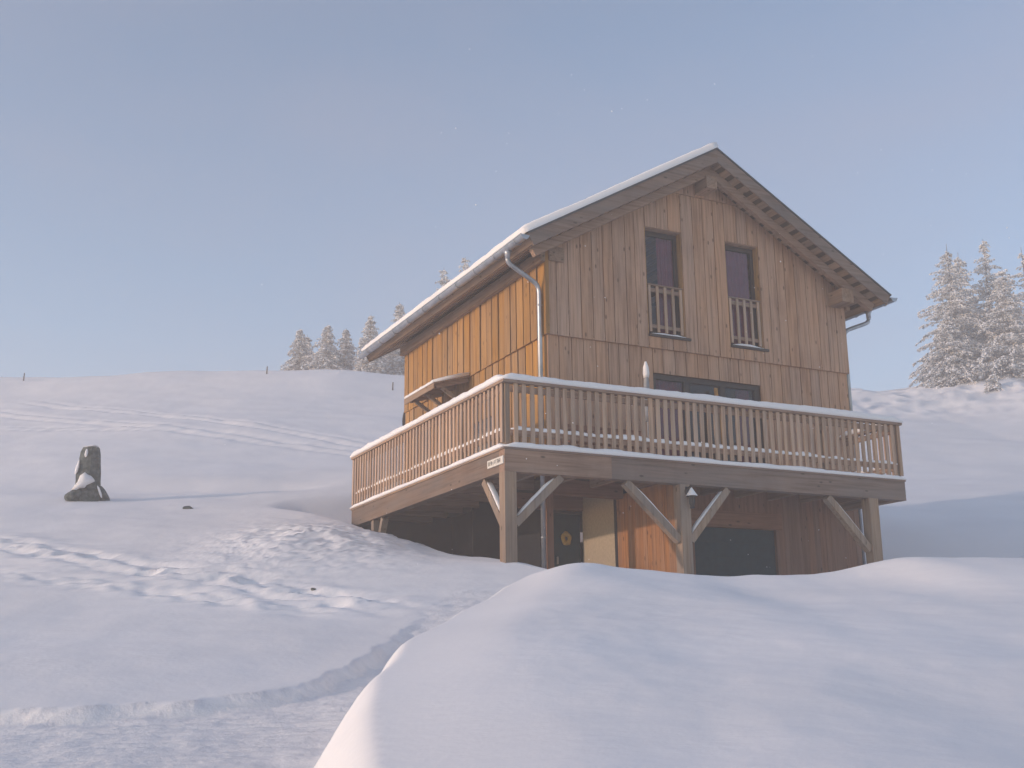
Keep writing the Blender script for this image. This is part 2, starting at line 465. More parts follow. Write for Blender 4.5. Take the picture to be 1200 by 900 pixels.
def terrain(x, y):
    s, d = sd_frame(x, y)
    z = pchip(PROF_D, PROF_Z, d)
    z = z + (np.interp(s, CR_S, CR_Z) - 15.1) * sst(30, 66, d)
    z = z - 1.15 * sst(5, 11, s) * sst(22, 30, d) * (1 - sst(42, 62, d))
    # broad undulation
    z = z + .22 * fbm(s / 9, d / 9, 3, 5) * sst(9, 20, d) * (.4 + .6 * sst(15, 45, d)) + .03 * fbm(s / 1.7, d / 1.7, 3, 11)
    # fresh-snow edge above the ploughed track
    ld = ledge_dist(s, d) + .10 * perlin(s / .5, d / .5, 31) + .22 * perlin(s / 1.7, d / 1.7, 33)
    fade = 1 - sst(11.5, 16.0, d)
    z = z + (.11 * sst(-.07, .07, ld) + .05 * sst(.1, 1.3, ld)) * fade - .04
    onpath = (1 - sst(-.1, .1, ld)) * (1 - sst(15, 18, d)) * sst(-30, -10, d)
    z = z + onpath * (.018 * perlin(s / .9, (d - .12 * s) / .10, 41) + .02 * fbm(s / .35, d / .35, 3, 43))
    # trampled band across the slope, churned snow beside the deck, old ski tracks higher up
    q, t = seg_dist(s, d, (-10.5, 22.6), (-2.2, 15.8))
    q = q + .25 * perlin(t * 5, t * 0 + .3, 51)
    band = np.exp(-(q / .75) ** 2) * sst(-.3, 0, t) * (1 - sst(1.0, 1.15, t))
    z = z + band * (.085 * fbm(s / .9, d / .5, 3, 53) - .05 * np.exp(-((q - .35) / .16) ** 2) - .05 * np.exp(-((q + .30) / .16) ** 2) + .05)
    q2, t2 = seg_dist(s, d, (-9, 19.2), (-2.4, 15.1))
    z = z + .10 * np.exp(-(q2 / .35) ** 2) * fbm(s / .6, d / .4, 2, 55) * sst(-.2, .1, t2) * (1 - sst(.9, 1.1, t2))
    rs_ = np.random.RandomState(12)
    for k in range(46):
        tt = k / 45.0
        ps, pd = -10.8 + 8.8 * tt + rs_.uniform(-.3, .3), 22.9 - 7.2 * tt + (.16 if k % 2 else -.16) + rs_.uniform(-.3, .3)
        r2 = ((s - ps) / .17) ** 2 + ((d - pd) / .13) ** 2
        z = z - .065 * np.exp(-r2 ** 1.5)
    ch = np.exp(-(((s + 3.6) / 1.7) ** 2 + ((d - 21.6) / 2.9) ** 2))
    z = z + ch * (.12 * fbm(s / .6, d / .5, 4, 57, .55) + .17)
    for a, b, w_, seed in (((-27, 58), (-3.5, 39), .8, 61), ((-24.5, 61), (-5, 43), .6, 63), ((-30, 52), (-14, 47), .7, 65)):
        q, t = seg_dist(s, d, a, b)
        q = q + .9 * perlin(t * 2.5, t * 0 + .7, seed)
        e = sst(-.15, .05, t) * (1 - sst(.95, 1.1, t))
        z = z + e * (-.08 * np.exp(-((q - .5) / (.4 * w_)) ** 2) - .08 * np.exp(-((q + .5) / (.4 * w_)) ** 2) + .06 * np.exp(-(q / 1.2) ** 2) * (1 + fbm(s / 1.0, d / 1.0, 2, seed + 1)))
    z = z - .18 * np.exp(-((d - 31.5 - .12 * (s + 10) - .5 * perlin(s / 3, s * 0 + .1, 71)) / .8) ** 2) * sst(-14, -10, s) * (1 - sst(-6.5, -4.5, s))
    # lumpy wind crust on the right-hand ridge
    z = z + sst(14, 20, s) * sst(61, 67, d) * (1 - sst(74, 82, d)) * (.24 * fbm(s / 1.5, d / 2.2, 4, 81, .6) + .10)
    z = z + .45 * np.exp(-(((s - 30.3) / 1.6) ** 2 + ((d - 66) / 4) ** 2))
    # levelled yard in front of the cellar and hollow kept clear by the house
    w = sst(7.2, 8.6, x)
    pit = -2.25 + 3.4 * np.maximum(0, -1.32 - x) + .30 * np.maximum(0, x - 8.5) \
        + np.maximum(0, y - 6.0) * 3 * (1 - w) + np.maximum(0, y - .5) * .36 * w
    z = z - .28 * np.exp(-((x + 1.5) / 1.3) ** 2) * sst(-2.2, 1.2, y) * (1 - sst(4.4, 6.6, y))
    z = smin(z, pit, .30)
    ex = np.maximum(np.maximum(-1.9 - x, x - 7.6), 0); ey = np.maximum(np.maximum(-1 - y, y - 7.8), 0)
    z = smin(z, -.36 + .75 * np.hypot(ex, ey), .25)
    # big smooth snow bank on the near right
    se = np.interp(d, BK_D, BK_S) + .07 * perlin(d / 1.6, d * 0 + .2, 91)
    u = s - se
    fl = sst(-.46, .12, u)
    zb = pchip(BT_D, BT_Z, d) + np.interp(s, BC_SF, BC_ZF) * sst(9, 13.5, d) - .10 * (1 - sst(-.1, .9, u)) * sst(-1, 0, u)
    und = .050 * fbm((s - .10 * d) / 1.35, (d + .3 * s) / 4.4, 2, 93, .45) + .05 * fbm(s / 2.6, d / 5.0, 2, 95)
    zb = zb + und * sst(.1, 1.4, u) + .010 * fbm(s / .55, d / .9, 3, 97, .55) * sst(.3, 1.3, u)
    bm = fl * sst(1.2, 2.5, d) * (1 - sst(14.6, 17.2, d))
    z = z * (1 - bm) + zb * bm
    return z, onpath, bm

def lines(lo, f0, f1, hi, fine, cap, ratio=1.03):
    a = list(np.arange(f0, f1 + 1e-6, fine))
    st = fine; p = a[-1]
    while p < hi:
        st = min(cap if p < hi - 25 else 3, st * ratio); p += st; a.append(p)
    st = fine; p = a[0]; b = []
    while p > lo:
        st = min(cap if p > lo + 25 else 3, st * ratio); p -= st; b.append(p)
    return np.array(b[::-1] + a)

gx = lines(-75, -17, 4, 100, .10, .55)
gy = lines(-45, -18.6, 6, 105, .10, .55)
def densify(g, a, b, st):
    u = np.sort(np.concatenate([g[(g < a) | (g > b)], np.arange(a, b, st)]))
    return u[np.concatenate([[True], np.diff(u) > st * .4])]
gx = densify(gx, -9.6, -5.0, .05); gy = densify(gy, -16.6, -9.0, .05)
XX, YY = np.meshgrid(gx, gy)
ZZ, PP, BB = terrain(XX, YY)
e = .03
zx, _, _ = terrain(XX + e, YY); zy, _, _ = terrain(XX, YY + e)
NV = np.stack([-(zx - ZZ) / e, -(zy - ZZ) / e, np.ones_like(ZZ)], -1)
NV /= np.linalg.norm(NV, axis=-1, keepdims=True)
ny, nx = ZZ.shape
VV = np.stack([XX, YY, ZZ], -1).reshape(-1, 3)
NN = NV.reshape(-1, 3)
idx = np.arange(nx * ny).reshape(ny, nx)
quads = np.stack([idx[:-1, :-1], idx[:-1, 1:], idx[1:, 1:], idx[1:, :-1]], -1).reshape(-1, 4)
pm = (PP[:-1, :-1] > .5).reshape(-1); bmk = (BB[:-1, :-1] > .35).reshape(-1)
cls = np.where(bmk, 2, np.where(pm, 1, 0))
for k, nm, mat in ((0, 'snow_field', M['snow']), (1, 'path', M['snow_path']), (2, 'snow_bank', M['snow_soft'])):
    q = quads[cls == k]
    used, inv = np.unique(q, return_inverse=True)
    me = bpy.data.meshes.new(nm)
    me.vertices.add(len(used)); me.vertices.foreach_set('co', VV[used].astype(np.float32).ravel())
    nq = len(q)
    me.loops.add(nq * 4); me.loops.foreach_set('vertex_index', inv.ravel().astype(np.int32))
    me.polygons.add(nq); me.polygons.foreach_set('loop_start', np.arange(0, nq * 4, 4, dtype=np.int32))
    me.polygons.foreach_set('loop_total', np.full(nq, 4, dtype=np.int32))
    me.update(calc_edges=True); me.validate()
    me.polygons.foreach_set('use_smooth', np.ones(nq, dtype=bool))
    me.normals_split_custom_set_from_vertices(NN[used].astype(np.float32).tolist())
    me.materials.append(mat)
    o = bpy.data.objects.new(nm, me); col.objects.link(o)
    o['kind'] = 'structure'
    o['label'] = {0: 'smooth snow-covered alpine slope rising to the skyline', 1: 'ploughed track of packed snow at lower left',
                  2: 'big rounded snow bank in the near right foreground'}[k]

def ground(x, y):
    return float(terrain(np.array([[float(x)]]), np.array([[float(y)]]))[0][0, 0])

# ------------------------------------------------------------------ chalet
W, LN = 7.30, 7.29
ch = thing('chalet', 'two-storey larch-clad wooden chalet with gable roof and wraparound deck on posts', 'house', (W / 2, LN / 2, -2.25))
TH = math.atan2(6.85 - 4.292, 3.65 + .744); CT, ST = math.cos(TH), math.sin(TH)
SL = (3.65 + .744) / CT
def rz(x):                                   # top of roof plane over x
    xx = x if x <= 3.65 else W - x
    return 4.292 + (xx + .744) * ST / CT
RY0, RY1 = -.73, 8.22

WIN = [(2.246, 3.131, 2.90, 5.16), (4.220, 5.075, 2.90, 5.16)]
DOOR = (2.346, 4.966, .02, 2.13)

# --- front wall, three tiers of vertical boards
fw = box('front_wall', .16, W - .16, .10, .14, -.05, .0, M['core'], ch)   # sill plate carrying the cladding
def core_panel(x0, x1, z0, z1):
    poly = [(x0, z0), (x1, z0), (x1, min(z1, rz(x1) - .30))]
    if x0 < 3.65 < x1 and z1 > rz(3.65) - .30: poly.append((3.65, rz(3.65) - .30))
    poly.append((x0, min(z1, rz(x0) - .30)))
    prism_xz('backing_panel', poly, .035, .10, M['core'], fw)
core_panel(.05, DOOR[0], 0, 2.66); core_panel(DOOR[1], W - .05, 0, 2.66); core_panel(DOOR[0], DOOR[1], DOOR[3], 2.66)
core_panel(.05, WIN[0][0], 2.66, 9); core_panel(WIN[0][1], WIN[1][0], 2.66, 9); core_panel(WIN[1][1], W - .05, 2.66, 9)
for a in WIN:
    core_panel(a[0], a[1], 2.66, a[2]); core_panel(a[0], a[1], a[3], 9)

def splits(x0, x1, fixed, rg, lo=.22, hi=.30):
    out = []
    pts = sorted([x0, x1] + [f for f in fixed if x0 < f < x1])
    for a, b in zip(pts[:-1], pts[1:]):
        n = max(1, round((b - a) / ((lo + hi) / 2)))
        ws = [rg.uniform(lo, hi) for _ in range(n)]; s = sum(ws); c = a
        for w_ in ws:
            out.append((c, c + w_ * (b - a) / s)); c += w_ * (b - a) / s
    return out

rg = random.Random(3)
GAP = .008
def front_board(x0, x1, z0, z1, yf, under=.295):
    pr = yf - rg.choice((0, .002, .004, .006))
    x0 += GAP; x1 -= GAP
    top0, top1 = min(z1, rz(x0) - under), min(z1, rz(x1) - under)
    if max(top0, top1) <= z0 + .02: return
    poly = [(x0, z0), (x1, z0), (x1, max(z0 + .01, top1))]
    if x0 < 3.65 < x1 and z1 > rz(3.65) - under: poly.append((3.65, rz(3.65) - under))
    poly.append((x0, max(z0 + .01, top0)))
    prism_xz('board', poly, pr, min(yf + .045, .032), M['board_front'], fw)
for a, b in splits(0, W, [DOOR[0], DOOR[1]], rg):
    if a >= DOOR[0] - .01 and b <= DOOR[1] + .01: front_board(a, b, DOOR[3], 2.655, 0)
    else: front_board(a, b, .0, 2.655, 0)
for a, b in splits(-.04, W + .04, [WIN[0][0], WIN[0][1], WIN[1][0], WIN[1][1]], rg):
    ins = [w_ for w_ in WIN if a >= w_[0] - .01 and b <= w_[1] + .01]
    jz = 6.0
    if ins:
        front_board(a, b, 2.62, ins[0][2], -.055); front_board(a, b, ins[0][3], jz, -.055)
    else:
        front_board(a, b, 2.62, jz, -.055)
for a, b in splits(1.9, W - 1.9, [], rg):
    front_board(a, b, 6.012, 9, -.070)
box('drip_strip', -.03, W + .03, -.048, -.001, 2.66, 2.69, M['core'], fw)

# --- side walls
lw = box('side_wall', .05, .10, .10, LN, -.05, 4.36, M['core'], ch)
rg = random.Random(5)
for a, b in splits(.0, LN, [], rg, .26, .32):
    p = rg.choice((0, .006, .014, .018))
    box('board', -p, .045, a + .020, b - .020, -.02, 2.655, M['board'], lw)
for a, b in splits(-.038, LN, [], rg, .26, .32):
    p = rg.choice((0, .006, .014, .018))
    box('board', -.04 - p, -.002, a + .020, b - .020, 2.62, 4.34, M['board'], lw)
box('corner_board', -.062, .02, -.080, -.062, 2.62, 4.30, M['board'], lw)
box('drip_strip', -.03, -.001, .02, LN, 2.66, 2.69, M['core'], lw)
rw = box('side_wall', W - .10, W - .05, .10, LN, -2.3, 4.36, M['core'], ch)
for a, b in splits(.0, LN, [], rg, .26, .32):
    box('board', W - .045, W + .0, a + GAP, b - GAP, -.02, 2.655, M['board'], rw)
    box('board', W, W + .04, a + GAP, b - GAP, 2.62, 4.34, M['board'], rw)
bw = prism_xz('back_wall', [(.10, -.05), (W - .10, -.05), (W - .10, rz(W - .1) - .30), (3.65, rz(3.65) - .30), (.10, rz(.1) - .30)], LN - .08, LN - .02, M['core'], ch)
for a, b in splits(0, W, [], rg, .3, .4):
    x0, x1 = a + GAP, b - GAP
    poly = [(x0, -.02), (x1, -.02), (x1, rz(x1) - .295)] + ([(3.65, rz(3.65) - .295)] if x0 < 3.65 < x1 else []) + [(x0, rz(x0) - .295)]
    prism_xz('board', poly, LN - .018, LN + .012, M['board'], bw)
box('house_floor', .102, W - .102, .142, LN - .082, -.06, -.02, M['room'], ch)
box('upper_floor', .102, W - .102, .142, LN - .082, 2.42, 2.62, M['room'], ch)
box('partition_wall', .102, W - .102, 2.6, 2.66, -.018, 4.5, M['room'], ch)

# --- roof
def rp(sgn, t, off):
    x = -.744 + t * CT + off * ST; z = 4.292 + t * ST - off * CT
    return (x if sgn < 0 else W - x, z)
roof = grp('roof', ch, (3.65, 3.7, 5.5))
def slope_prism(name, sgn, t0, t1, o0, o1, y0, y1, mat, parent=roof):
    e0 = min(t1, SL - o0 * ST / CT - .0015); e1 = min(t1, SL - o1 * ST / CT - .0015)   # plumb cut at the ridge
    poly = [rp(sgn, t0, o1), rp(sgn, e1, o1), rp(sgn, e0, o0), rp(sgn, t0, o0)]
    if sgn > 0: poly = poly[::-1]
    return prism_xz(name, poly, y0, y1, mat, parent)
for sgn in (-1, 1):
    slope_prism('roof_covering', sgn, -.02, SL, -.012, .02, RY0 - .02, RY1 + .02, M['roofing'])
    slope_prism('underlay', sgn, .033, SL, .022, .222, RY0 + .05, RY1 - .05, M['core'])
    n = 19
    for i in range(n):
        t = .035 + i * (SL - .33) / (n - 1)
        slope_prism('soffit_plank', sgn, t, t + .15, .224, .248, RY0 + .036, RY1 - .04, M['beam_y'])
    slope_prism('barge_board', sgn, -.015, SL, .022, .262, RY0, RY0 + .032, M['beam_x'])
    slope_prism('barge_board', sgn, -.015, SL, .022, .262, RY1 - .032, RY1, M['beam_x'])
    slope_prism('flying_rafter', sgn, .10, SL, .25, .42, RY0 + .28, RY0 + .40, M['rail_x'])
    slope_prism('eave_board', sgn, .0, .03, .022, .222, RY0 + .034, RY1 - .034, M['beam_y'])
# purlins reaching out under the gable
for x0, x1, z0, z1, yy in ((.02, .34, 4.08, 4.36, -.12), (W - .42, W - .10, 4.06, 4.36, -.52), (3.52, 3.78, 6.06, 6.33, -.50)):
    o = box('purlin', x0, x1, yy, -.075, z0, z1, M['rail_y'], roof)
box('wall_plate', -.16, -.062, -.10, LN, 4.04, 4.26, M['rail_y'], roof)
box('wall_plate', W + .062, W + .16, -.10, LN, 4.04, 4.26, M['rail_y'], roof)

def roof_snow(sgn, t0, t1, y0, y1, th, seed):
    nt_, ny_ = 44, 76
    ts = np.linspace(t0, t1, nt_); ys = np.linspace(y0, y1, ny_)
    T, Y = np.meshgrid(ts, ys)
    edge = np.minimum(np.minimum(Y - y0, y1 - Y), (T - t0))
    if sgn > 0: pass
    h = th * (.66 + .34 * sst(0, .16, edge)) * (1 + .16 * fbm(T / .8, Y / .8, 3, seed)) + .01 * fbm(T / .25, Y / .25, 2, seed + 3)
    h = np.maximum(h, .02)
    V = []
    for j in range(ny_):
        for i in range(nt_):
            ins = .03 * (1 - sst(0, .10, edge[j, i]))
            x, z = rp(sgn, T[j, i], -.014 - h[j, i]); V.append((x, Y[j, i], z))
    top = len(V)
    for j in range(ny_):
        for i in range(nt_):
            x, z = rp(sgn, T[j, i], -.014); V.append((x, Y[j, i], z))
    F = []
    for j in range(ny_ - 1):
        for i in range(nt_ - 1):
            a = j * nt_ + i
            F.append((a, a + 1, a + nt_ + 1, a + nt_) if sgn < 0 else (a, a + nt_, a + nt_ + 1, a + 1))
    ring = [i for i in range(nt_)] + [j * nt_ + nt_ - 1 for j in range(1, ny_)] + [(ny_ - 1) * nt_ + i for i in range(nt_ - 2, -1, -1)] + [j * nt_ for j in range(ny_ - 2, 0, -1)]
    for a, b in zip(ring, ring[1:] + ring[:1]):
        F.append((a, a + top, b + top, b) if sgn < 0 else (a, b, b + top, a + top))
    mesh_obj('roof_snow', V, F, M['snow_cap'], roof, (rp(sgn, SL / 2, 0)[0], 3.7, 5.6), smooth=True)
roof_snow(-1, -.05, SL + .05, RY0 - .02, RY1, .158, 3)
roof_snow(1, .10, SL - .0, RY0 + .12, RY1 - .1, .075, 9)

# --- gutters and downpipes
def gutter(sgn):
    cx = -.744 - .075 if sgn < 0 else W + .744 + .075
    cz = 4.225; r0, r1 = .088, .080
    prof = [(cx + r0 * math.cos(a), cz + r0 * math.sin(a)) for a in np.linspace(math.pi, 2 * math.pi, 10)]
    prof += [(cx + r1 * math.cos(a), cz + r1 * math.sin(a)) for a in np.linspace(2 * math.pi, math.pi, 10)]
    n = len(prof); y0, y1 = RY0 - .03, RY1 + .03
    V = [(x, y0, z) for x, z in prof] + [(x, y1, z) for x, z in prof]
    F = [(i, (i + 1) % n, (i + 1) % n + n, i + n) for i in range(n)]
    g = mesh_obj('gutter', V, F, M['zinc'], ch, (cx, 3.7, cz), smooth=False)
    for yy in (y0 - .002, y1):
        pts = [(cx + r0 * math.cos(a), cz + r0 * math.sin(a)) for a in np.linspace(math.pi, 2 * math.pi, 10)]
        prism_xz('end_cap', pts, yy, yy + .004, M['zinc'], g)
    tube('rim', [(cx - r0 * (1 if sgn < 0 else -1), y0, cz + .004), (cx - r0 * (1 if sgn < 0 else -1), y1, cz + .004)], .012, M['zinc'], g, 8)
    for yy in np.arange(-.45, 8.1, .9):
        bx = [(cx + .096 * math.cos(a), yy, cz + .096 * math.sin(a)) for a in np.linspace(math.pi, 2 * math.pi, 9)]
        tube('bracket', bx, .010, M['zinc'], g, 5)
    return g
g1 = gutter(-1); g2 = gutter(1)
def bend(pts, r=.10, n=5):
    pts = [Vector(p) for p in pts]; out = [pts[0]]
    for a, b, c in zip(pts[:-2], pts[1:-1], pts[2:]):
        u = (a - b).normalized(); v = (c - b).normalized(); k = min(r, (a - b).length * .45, (c - b).length * .45)
        p, q = b + u * k, b + v * k
        for i in range(n + 1):
            t = i / n; out.append(p * (1 - t) ** 2 + b * 2 * t * (1 - t) + q * t * t)
    out.append(pts[-1]); return out
dp = tube('downpipe', bend([(-.82, -.02, 4.16), (-.82, -.01, 3.93), (-.115, .07, 3.60), (-.115, .07, -2.3)], .14), .046, M['zinc'], ch, 12)
lathe('outlet', [(.05, -.16), (.055, -.05), (.085, .0)], (-.82, -.02, 4.15), M['zinc'], dp, 12)
for zz in (3.2, 1.7, .5, -1.2):
    lathe('pipe_clip', [(.052, -.015), (.054, 0), (.052, .015)], (-.115, .07, zz), M['zinc'], dp, 12)
dp2 = tube('downpipe', bend([(W + .82, .05, 4.16), (W + .82, .05, 3.90), (W + .11, .09, 3.62), (W + .11, .09, -2.0)], .16), .046, M['zinc'], ch, 12)
lathe('outlet', [(.05, -.16), (.055, -.05), (.085, .0)], (W + .82, .05, 4.15), M['zinc'], dp2, 12)

# --- upper windows with small balustrades
for wi, (x0, x1, z0, z1) in enumerate(WIN):
    wd = grp('window', ch, ((x0 + x1) / 2, 0, z0))
    box('reveal', x0, x0 + .02, -.035, .16, z0, z1, M['board'], wd); box('reveal', x1 - .02, x1, -.035, .16, z0, z1, M['board'], wd)
    box('reveal', x0 + .021, x1 - .021, -.035, .16, z1 - .02, z1, M['rail_x'], wd)
    f = .075
    xa, xb, za, zb_ = x0 + .021, x1 - .021, z0 + .01, z1 - .021
    box('frame', xa, xa + f, .10, .155, za, zb_, M['frame'], wd); box('frame', xb - f, xb, .10, .155, za, zb_, M['frame'], wd)
    box('frame', xa + f, xb - f, .10, .155, zb_ - f * 1.3, zb_, M['frame'], wd); box('frame', xa + f, xb - f, .10, .155, za, za + f, M['frame'], wd)
    box('pane', xa + f, xb - f, .125, .131, za + f, zb_ - f * 1.3, M['glass'], wd)
    # curtain: folded cloth behind the glass
    cx0, cx1 = (x0 + .42, xb - f + .05) if wi == 0 else (xa + f - .04, xb - f - .02)
    V, F = [], []
    n = 36
    for i in range(n + 1):
        xx = cx0 + (cx1 - cx0) * i / n; yy = .178 + .012 * math.sin(i * 1.3) + .01 * math.sin(i * .47)
        V += [(xx, yy, za), (xx, yy, zb_ - .02), (xx, yy + .004, za), (xx, yy + .004, zb_ - .02)]
    for i in range(n):
        a = i * 4; b = a + 4
        F += [(a, b, b + 1, a + 1), (a + 2, a + 3, b + 3, b + 2)]
    mesh_obj('curtain', V, F, M['curtain'], wd, ((cx0 + cx1) / 2, .22, za), smooth=True)
    yb = -.012
    for xx in np.linspace(x0 + .07, x1 - .07, 5):
        box('baluster', xx - .028, xx + .028, yb - .03, yb, z0 + .06, z0 + 1.02, M['baluster'], wd)
    box('balustrade_rail', x0 + .022, x1 - .022, yb + .001, yb + .036, z0 + .90, z0 + .98, M['rail_x'], wd)
    box('balustrade_rail', x0 + .022, x1 - .022, yb + .001, yb + .036, z0 + .15, z0 + .22, M['rail_x'], wd)
    box('handrail', x0 + .021, x1 - .021, yb - .04, yb + .045, z0 + 1.022, z0 + 1.05, M['rail_x'], wd)
    s = box('sill', x0 + .0, x1 + .09, -.105, .099, z0 - .05, z0 - .002, M['frame'], wd)
    snow_strip('sill_snow', (x0 + .05, -.03, z0 + .0), (x1 - .02, -.03, z0 + .0), .10, .05, wd, seed=wi + 40, rough=.5)

# --- sliding deck door
x0, x1, z0, z1 = DOOR
sd = grp('deck_door', ch, ((x0 + x1) / 2, 0, z0))
box('frame', x0, x0 + .09, .06, .15, z0, z1, M['frame'], sd); box('frame', x1 - .12, x1, .06, .15, z0, z1, M['frame'], sd)
box('frame', x0 + .09, x1 - .12, .06, .15, z1 - .10, z1, M['frame'], sd); box('threshold', x0 + .09, x1 - .12, .06, .15, z0, z0 + .10, M['frame'], sd)
e1 = x0 + .83; e2 = x0 + 1.70
for m0 in (e1, e2): box('mullion', m0 - .065, m0 + .065, .065, .145, z0 + .10, z1 - .10, M['frame'], sd)
for a, b in ((x0 + .09, e1 - .065), (e1 + .065, e2 - .065), (e2 + .065, x1 - .12)):
    box('pane', a, b, .105, .112, z0 + .10, z1 - .10, M['glass'], sd)
for a, b in ((x0 + .2, e1 + .1), (e2 + .45, x1 - .14)):
    V, F = [], []
    for i in range(31):
        xx = a + (b - a) * i / 30; yy = .24 + .025 * math.sin(i * 1.5)
        V += [(xx, yy, z0 + .05), (xx, yy, z1 - .05), (xx, yy + .004, z0 + .05), (xx, yy + .004, z1 - .05)]
    for i in range(30):
        q = i * 4; F += [(q, q + 4, q + 5, q + 1), (q + 2, q + 3, q + 7, q + 6)]
    mesh_obj('curtain', V, F, M['curtain'], sd, (a, .24, z0), smooth=True)

# --- deck
DX0, DX1, DY0, DY1 = -1.742, 7.002, -1.68, 6.025
BB0 = -.373
dk = grp('deck', ch, (0, -.8, -.2))
box('front_beam', DX0, .30, DY0, DY0 + .2, BB0, -.004, M['redbeam'] if False else M['rail_x'], dk)
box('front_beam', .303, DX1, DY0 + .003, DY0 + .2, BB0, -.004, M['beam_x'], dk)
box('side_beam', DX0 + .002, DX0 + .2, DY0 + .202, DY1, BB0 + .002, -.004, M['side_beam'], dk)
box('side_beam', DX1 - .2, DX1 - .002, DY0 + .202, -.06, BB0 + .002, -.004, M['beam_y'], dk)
box('fascia_strip', DX0 - .02, DX1 + .01, DY0 - .02, DY0 + .1, -.003, .03, M['beam_x'], dk)
box('fascia_strip', DX0 - .02, DX0 + .1, DY0 + .101, DY1 + .01, -.003, .03, M['beam_y'], dk)
for i, xx in enumerate(np.arange(DX0 + .9, DX1 - .4, .82)):
    box('joist', xx, xx + .09, DY0 + .205, -.062, -.26, -.006, M['beam_y'], dk)
for yy in np.arange(.5, DY1, .82):
    box('joist', DX0 + .205, -.06, yy, yy + .09, -.26, -.006, M['rail_x'], dk)
yy = DY0 + .11
while yy < -.20:
    box('floor_board', DX0 + .102, DX1 - .005, yy, yy + .14, -.002, .028, M['rail_x'], dk); yy += .147
while yy < DY1 - .15:
    box('floor_board', DX0 + .102, -.055, yy, yy + .14, -.002, .028, M['rail_x'], dk); yy += .147
# snow lying on the deck
def slab_snow(name, x0, x1, y0, y1, z, th, seed, parent):
    nx_, ny_ = max(4, int((x1 - x0) / .12)), max(4, int((y1 - y0) / .12))
    xs = np.linspace(x0, x1, nx_); ys = np.linspace(y0, y1, ny_)
    X, Y = np.meshgrid(xs, ys)
    ed = np.minimum(np.minimum(X - x0, x1 - X), np.minimum(Y - y0, y1 - Y))
    H = th * (.4 + .6 * sst(0, .12, ed)) * (1 + .35 * fbm(X / .7, Y / .7, 3, seed))
    V = [(X[j, i], Y[j, i], z + max(.012, H[j, i])) for j in range(ny_) for i in range(nx_)]
    t = len(V); V += [(X[j, i], Y[j, i], z) for j in range(ny_) for i in range(nx_)]
    F = [(j * nx_ + i, j * nx_ + i + 1, (j + 1) * nx_ + i + 1, (j + 1) * nx_ + i) for j in range(ny_ - 1) for i in range(nx_ - 1)]
    ring = list(range(nx_)) + [j * nx_ + nx_ - 1 for j in range(1, ny_)] + [(ny_ - 1) * nx_ + i for i in range(nx_ - 2, -1, -1)] + [j * nx_ for j in range(ny_ - 2, 0, -1)]
    F += [(a, a + t, b + t, b) for a, b in zip(ring, ring[1:] + ring[:1])]
    return mesh_obj(name, V, F, M['snow_cap'], parent, ((x0 + x1) / 2, (y0 + y1) / 2, z), smooth=True)
slab_snow('deck_snow', DX0 + .10, DX1 - .03, DY0 + .12, -.08, .030, .10, 21, dk)
slab_snow('deck_snow', DX0 + .10, -.13, -.10, DY1 - .02, .032, .10, 23, dk)
snow_strip('edge_snow', (DX0 - .01, DY0 + .03, .031), (DX1 + .01, DY0 + .03, .031), .15, .08, dk, seed=51, rough=.22, lumps=.25)
snow_strip('edge_snow', (DX0 + .03, DY0 - .02, .0312), (DX0 + .03, DY1, .0312), .15, .078, dk, seed=53, rough=.18)

# posts and braces
PZ = -2.6
posts = {}
def post(x0, x1, y0, y1, zb_):
    return box('post', x0, x1, y0, y1, zb_, BB0 - .002, M['post'], dk)
post(DX0 + .002, DX0 + .215, DY0 + .004, DY0 + .215, PZ)
post(1.69, 1.90, DY0 + .004, DY0 + .215, PZ)
post(6.04, 6.27, DY0 + .004, DY0 + .215, PZ)
post(DX0 + .05, DX0 + .2, 4.72, 4.88, -1.9)
post(DX0 + .06, DX0 + .2, .9, 1.06, -2.6) if False else None
def brace(p0, p1, seed, side):
    b = bar('brace', p0, p1, .13, .135, M['post'], dk, side)
    p0, p1 = Vector(p0), Vector(p1); d = (p1 - p0).normalized()
    a = Vector(side); up = a.cross(d).normalized()
    if up.z < 0: up = -up
    o = up * .066
    snow_strip('brace_snow', p0 + o + d * .12, p1 + o - d * .12, .10, .035, b, seed=seed, across=side, rough=.3)
YB = DY0 + .105; XB = DX0 + .105
brace((DX0 + .22, YB, -1.22), (-.66, YB, -.40), 61, (0, 1, 0))
brace((XB, DY0 + .22, -1.22), (XB, -.75, -.40), 62, (1, 0, 0))
brace((1.68, YB, -1.36), (.62, YB, -.40), 63, (0, 1, 0))
brace((1.91, YB, -1.36), (2.76, YB, -.40), 64, (0, 1, 0))
brace((6.03, YB, -1.36), (5.08, YB, -.40), 65, (0, 1, 0))
bar('brace', (XB, 4.70, -1.35), (XB, 4.20, -.40), .12, .13, M['post'], dk, (1, 0, 0))

# --- railing
rl = grp('railing', ch, (0, -1.6, .6))
RT = 1.1745
ry = DY0 + .03
def balusters_x(y, xa, xb, yo):
    n = round((xb - xa) / .157)
    rg_ = random.Random(17)
    for i in range(n + 1):
        xx = xa + (xb - xa) * i / n + rg_.uniform(-.006, .006)
        zz = .105 + rg_.uniform(-.01, .01)
        box('baluster', xx - .039, xx + .039, y, y + .026, .115 + .01 * rg_.randint(-1, 1), RT - .047, M['baluster'], rl)
balusters_x(DY0 + .0, DX0 + .22, DX1 - .05, 0)
def balusters_y(x, ya, yb):
    n = round((yb - ya) / .165)
    rg_ = random.Random(19)
    for i in range(n + 1):
        y_ = ya + (yb - ya) * i / n + rg_.uniform(-.006, .006)
        box('baluster', x, x + .026, y_ - .039, y_ + .039, .115 + .01 * rg_.randint(-1, 1), RT - .047, M['baluster'], rl)
balusters_y(DX0, DY0 + .12, DY1 - .03)
balusters_y(DX1 - .026, DY0 + .10, -.16)
